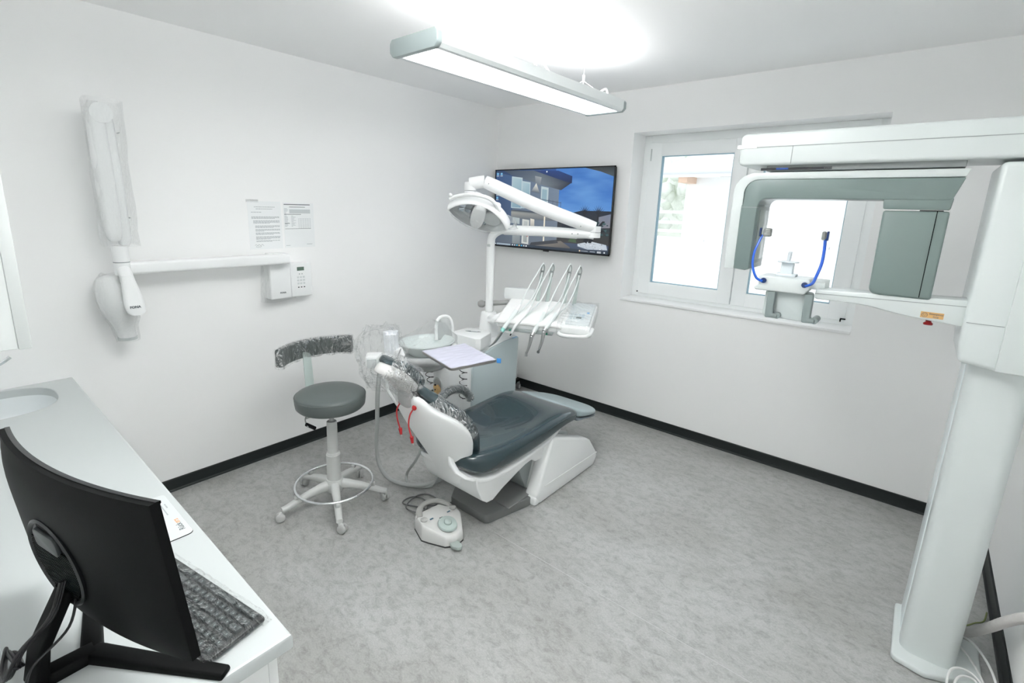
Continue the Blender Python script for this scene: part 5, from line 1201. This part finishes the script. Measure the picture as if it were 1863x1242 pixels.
# ================================================================== PANORAMIC X-RAY UNIT
pa = thing('panoramic_xray', 'tall white panoramic x-ray unit with grey-green rotating arm and blue temple rests', 'x-ray machine', (3.44, -1.2, 0))
PW = mat('pano_white', (.64, .68, .675, 1), .30, coat=.15)
GG = mat('pano_grey_green', (.165, .215, .208, 1), .30, coat=.2)
bs = MB(); bs.prism([(3.322, -1.03), (3.322, -1.372), (3.335, -1.388), (3.425, -1.405), (3.575, -1.335), (3.590, -1.32), (3.590, -1.10), (3.575, -1.085), (3.545, -1.085), (3.545, -1.0), (3.352, -1.0), (3.350, -1.02)], 'z', 0, .026, .008, 3); part('floor_base', bs, PW, pa, ang=40)
cl = MB(); cl.prism(rrect(.168, .14, .045, 9, 3.4285, -1.260), 'z', .024, 1.34); part('column', cl, PW, pa, ang=30)
gl = MB(); gl.prism(rrect(.155, .165, .006, 4, 3.4215, -1.113), 'z', .024, 1.30); part('column_rail', gl, mat('rail_ice', (.74, .80, .82, 1), .22), pa, ang=30)
crg = MB(); crg.prism([(1.225, 3.306), (1.29, 3.298), (1.90, 3.300), (1.90, 3.640), (1.235, 3.640)], 'y', -1.40, -1.02)
crg = MB(); crg.prism([(3.306, 1.235), (3.300, 1.30), (3.300, 1.895), (3.640, 1.895), (3.640, 1.228), (3.43, 1.218)], 'y', -1.395, -1.05, .016, 3, ang=.3); part('carriage', crg, PW, pa, ang=40)
sm_ = MB(); sm_.box((3.352, -1.3965, 1.375), (.092, .002, .0022)); part('carriage_seam', sm_, grey_p2, pa, smooth=False)
cv = MB(); cv.prism([(3.400, 1.226), (3.400, 1.88), (3.64, 1.88), (3.64, 1.228)], 'y', -1.409, -1.393, .004, 2); part('carriage_cover', cv, PW, pa)
bm_ = MB(); bm_.prism(rrect(1.13, .125, .02, 5, 3.083, 1.968), 'y', -1.392, -1.10, .012, 3, ang=.5); part('overhead_beam', bm_, PW, pa, ang=35)
sm_ = MB(); sm_.box((3.08, -1.3925, 1.976), (1.10, .002, .0022)); part('beam_seam', sm_, grey_p2, pa, smooth=False)
part('beam_seam', MB().box((2.71, -1.3925, 1.942), (.0022, .002, .066)), grey_p2, pa, smooth=False)
lg = MB(); lg.box((2.545, -1.393, 1.980), (.075, .002, .016), .002); part('beam_badge', lg, soft_w, pa)
gp_ = MB(); gp_.span((2.62, -1.36, 1.884), (3.22, -1.14, 1.908), .004); part('rotary_gap', gp_, mat('gap_grey', (.28, .30, .30, 1), .4), pa)
gp_ = MB(); gp_.span((2.60, -1.362, 1.887), (2.845, -1.358, 1.897)); part('gap_slot', gp_, mat('gap_dark', (.012, .014, .02, 1), .25), pa, smooth=False)
gp_ = MB(); gp_.span((2.82, -1.364, 1.889), (2.93, -1.358, 1.901), .001); part('gap_film', gp_, film_m, pa, smooth=False)
bl = mat('blue_glass', (.02, .11, .55, 1), .18)
gp_ = MB(); gp_.span((2.655, -1.362, 1.889), (2.70, -1.357, 1.897), .001); part('gap_light', gp_, bl, pa)
gp_ = MB(); gp_.cyl((2.93, -1.24, 1.86), (2.93, -1.24, 1.92), .09); part('rotary_bearing', gp_, lgrey_p, pa)
# rotating C-arm, white spine with grey-green cheek
AY0, AY1 = -1.365, -1.14
sp_ = MB()
def carc(cx, cz, r, a0, a1, n=7): return [(cx+r*math.cos(a0+(a1-a0)*k/n), cz+r*math.sin(a0+(a1-a0)*k/n)) for k in range(n+1)]
out = [(3.235, 1.880)]+carc(2.585, 1.800, .080, PI/2, PI)[0:]+[(2.505, 1.478), (2.548, 1.478), (2.548, 1.79)]+carc(2.60, 1.80, .052, PI, PI/2)+[(3.225, 1.852)]
sp_.prism(out, 'y', AY0+.006, AY1, .004, 2, ang=.5); part('arm_spine', sp_, PW, pa, ang=40)
ck = MB(); out = [(3.226, 1.850)]+carc(2.602, 1.802, .050, PI/2, PI)+[(2.545, 1.480), (2.592, 1.476), (2.607, 1.482), (2.607, 1.745)]+carc(2.637, 1.748, .028, PI, PI/2)+[(3.195, 1.776), (3.205, 1.78)]
ck.prism(out, 'y', AY0, AY1-.01, .006, 3, ang=.5); part('arm_cheek', ck, GG, pa, ang=40)
sm_ = MB(); sm_.box((2.579, AY0-.0004, 1.74), (.066, .002, .002)); part('arm_seam', sm_, grey_p2, pa, smooth=False)
ss = MB(); ss.prism(rrect(.075, .27, .02, 4, 2.575, 1.625), 'y', -1.36, -1.165, .01, 3, ang=.5); so = part('sensor_housing', ss, GG, pa, ang=40)
part('sensor_window', MB().span((2.612, -1.33, 1.52), (2.6145, -1.195, 1.73), .002), mat('window_glossy', (.42, .48, .46, 1), .12), so)
tn = MB(); tn.prism([(3.018, 1.785), (3.022, 1.742), (3.204, 1.742), (3.208, 1.785)], 'y', -1.362, -1.155, .006); part('tube_neck', tn, GG, pa)
part('neck_line', MB().span((3.020, -1.363, 1.7385), (3.206, -1.157, 1.742)), soft_w, pa, smooth=False)
part('neck_slot', MB().span((3.125, -1.3635, 1.738), (3.188, -1.361, 1.741)), black_p, pa, smooth=False)
tb_ = MB(); tb_.prism([(3.024, 1.738), (3.026, 1.45), (3.036, 1.436), (3.062, 1.432), (3.205, 1.432), (3.205, 1.738)], 'y', -1.368, -1.15, .014, 3, ang=.3); to = part('tube_head', tb_, GG, pa, ang=40)
part('head_seam', MB().span((3.171, -1.3692, 1.438), (3.1735, -1.366, 1.738)), black_p, to, smooth=False)
part('head_foot', MB().span((3.06, -1.34, 1.424), (3.20, -1.18, 1.434), .004), PW, to)
# patient shelf
SYa, SYb = -1.36, -1.26
shf = MB(); shf.prism([(2.86, 1.428), (3.33, 1.446), (3.33, 1.350), (3.22, 1.358), (3.13, 1.368), (3.08, 1.376), (3.04, 1.384), (2.98, 1.388), (2.86, 1.388)], 'y', SYa, SYb, .008, 2, ang=.6); part('patient_shelf', shf, PW, pa, ang=40)
sm_ = MB(); sm_.prism([(2.86, 1.412), (3.31, 1.424), (3.31, 1.4215), (2.86, 1.4095)], 'y', SYa-.0012, SYa); part('shelf_seam', sm_, grey_p2, pa, smooth=False)
hb_ = MB(); hb_.prism([(2.655, 1.463), (2.835, 1.463), (2.842, 1.455), (2.842, 1.425), (2.825, 1.402), (2.648, 1.402), (2.640, 1.412), (2.655, 1.43)], 'y', -1.385, -1.25, .010, 3, ang=.4); part('head_support', hb_, PW, pa, ang=40)
hb_ = MB(); hb_.box((2.858, -1.33, 1.437), (.055, .012, .03), .003, M=None, rz=.2); hb_.box((2.87, -1.29, 1.445), (.05, .012, .035), .003, rz=.2); part('support_bracket', hb_, PW, pa)
hb_ = MB(); hb_.prism(rrect(.17, .118, .015, 4, 2.765, 1.345), 'y', -1.345, -1.27, .008, 2, ang=.5); part('control_box', hb_, mat('box_ice', (.55, .60, .60, 1), .3), pa, ang=40)
gm = mat('grip_grey', (.21, .25, .25, 1), .45)
for x0 in (2.694, 2.828):
    g = MB(); g.prism([(x0, 1.405), (x0+.030, 1.405), (x0+.030, 1.308), (x0+.048, 1.308), (x0+.048, 1.290), (x0+.002, 1.288)], 'y', -1.378, -1.345, .006, 2, ang=.4); part('hand_grip', g, gm, pa, ang=40)
    g = MB(); g.cyl((x0+.046, -1.37, 1.301), (x0+.046, -1.30, 1.301), .013, n=18); part('grip_bar', g, gm, pa)
ch = MB(); ch.box((2.742, -1.31, 1.468), (.075, .05, .012), .004); ch.box((2.742, -1.31, 1.495), (.045, .035, .05), .006); part('chin_rest', ch, mat('clear_acrylic_white', (.72, .77, .80, 1), .2), pa)
part('chin_plate', MB().lathe([(0, 0), (.038, 0), (.040, .002), (.038, .004), (0, .004)], (2.742, -1.31, 1.520), 28), MATS['clear_acrylic_white'], pa)
part('bite_stick', MB().cyl((2.742, -1.31, 1.52), (2.744, -1.31, 1.565), .007, .0075, 14), MATS['clear_acrylic_white'], pa)
bl2 = mat('blue_acrylic', (.015, .11, .60, 1), .12, coat=.5)
nav = mat('navy_knob', (.01, .03, .12, 1), .2)
for sx, pts in ((-1, [(2.672, -1.392, 1.440), (2.648, -1.398, 1.455), (2.628, -1.392, 1.50), (2.624, -1.38, 1.555), (2.634, -1.365, 1.605), (2.640, -1.355, 1.628)]), (1, [(2.828, -1.392, 1.438), (2.850, -1.398, 1.452), (2.858, -1.392, 1.478), (2.868, -1.385, 1.53), (2.868, -1.375, 1.58), (2.864, -1.365, 1.625)])):
    tmp = part('temple_rest', MB().tube(pts, .0042, 10, 8, flat=1.5), bl2, pa, ang=0)
    part('rest_pivot', MB().cyl((pts[0][0]-.004*sx, -1.392, pts[0][2]+.004), (pts[0][0]-.004*sx, -1.380, pts[0][2]+.004), .011, n=18), nav, tmp)
    e = V(pts[-1]); pdm = MB(); pdm.box(e+V((-.006*sx+.012*(sx < 0), 0.0, .012)), (.014 if sx > 0 else .03, .024, .034), .006, 3); part('temple_pad', pdm, mat('pad_grey', (.25, .26, .25, 1), .5), tmp)
    part('pad_clip', MB().box(e+V((.007*sx, -.004, .012)), (.007, .02, .036), .002), nav, tmp)
est = MB(); est.box((3.218, SYa-.001, 1.3795), (.062, .0015, .021), .0); lb = part('warning_label', est, mat('label_orange', (.62, .36, .13, 1), .5), pa, smooth=False)
text('lettering', 'Emergency', .0085, frame((3.229, SYa-.0022, 1.3838), (1, 0, 0), (0, 0, 1)), ink2, lb, .0001, bold=.0001)
text('lettering', 'Stop', .0085, frame((3.229, SYa-.0022, 1.3745), (1, 0, 0), (0, 0, 1)), ink2, lb, .0001, bold=.0001)
rg_ = MB(); rg_.tube([(3.198+.0078*math.cos(2*PI*k/20), SYa-.0022, 1.3795+.0078*math.sin(2*PI*k/20)) for k in range(20)], .0007, 5, 1, closed=True); rg_.tube([(3.193, SYa-.0022, 1.383), (3.198, SYa-.0022, 1.374), (3.203, SYa-.0022, 1.383), (3.193, SYa-.0022, 1.383)], .0006, 5, 1); part('stop_symbol', rg_, ink2, lb)
eb = part('stop_button', MB().lathe([(0, -.020), (.013, -.020), (.014, -.015), (.008, -.009), (.008, -.004), (0, -.004)], (3.213, -1.335, 1.361), 24), mat('stop_red', (.28, .01, .012, 1), .3), pa)
part('button_collar', MB().cyl((3.213, -1.335, 1.356), (3.213, -1.335, 1.364), .0095, n=18), black_p, eb)
# ------------------------------------------------------------------ cables at the base, right
hz = smooth_path([(3.50, -1.03, .022), (3.545, -1.09, .06), (3.582, -1.19, .18), (3.608, -1.29, .30), (3.628, -1.38, .39), (3.638, -1.50, .46), (3.642, -1.65, .50)], 90)
def rib(t): return .0155+.0022*math.sin(t*520)
single('corrugated_hose', MB().tube(hz, rib, 12, 1), mat('conduit_grey', (.55, .53, .52, 1), .5), 'pale ribbed conduit running from the x-ray column to the right wall', 'hose', ang=0)
single('earth_wire', MB().tube([(3.46, -1.0, .01), (3.52, -1.0, .008), (3.56, -.965, .012), (3.59, -.92, .012), (3.62, -.878, .01), (3.635, -.80, .01)], .003, 8, 6), mat('earth_green', (.18, .22, .07, 1), .5), 'thin green and yellow earth wire on the floor by the skirting', 'wire', ang=0)
wc = mat('white_cable', (.78, .78, .77, 1), .4)
lbw = ['white cable arching from the column base to the wall plug', 'white cable running straight across the base plate edge', 'outer white cable looping over the base plate', 'inner white cable looping over the base plate']
wp = [[(3.53, -1.07, .03), (3.57, -1.15, .06), (3.605, -1.27, .07), (3.625, -1.36, .045), (3.63, -1.40, .03)],
      [(3.51, -1.12, .03), (3.56, -1.22, .035), (3.60, -1.33, .02), (3.615, -1.43, .012), (3.61, -1.6, .006)],
      [(3.50, -1.50, .006), (3.485, -1.42, .035), (3.50, -1.345, .055), (3.55, -1.315, .05), (3.60, -1.36, .03), (3.615, -1.45, .010), (3.60, -1.62, .006)],
      [(3.515, -1.50, .006), (3.505, -1.42, .032), (3.52, -1.36, .045), (3.56, -1.335, .042), (3.595, -1.38, .026), (3.622, -1.40, .022), (3.628, -1.44, .02)]]
for t_, p in zip(lbw, wp): single('white_cable', MB().tube(p, .0042, 8, 8), wc, t_, 'cable', 'white cables at the x-ray base', ang=0)
pg = thing('wall_plug', 'small white plug block by the skirting at the right edge', 'plug', (3.622, -1.43, 0))
part('body', MB().box((3.622, -1.435, .017), (.034, .05, .034), .005), wc, pg)
part('cable_boot', MB().cyl((3.622, -1.41, .022), (3.626, -1.385, .03), .008, .006, 12), wc, pg)
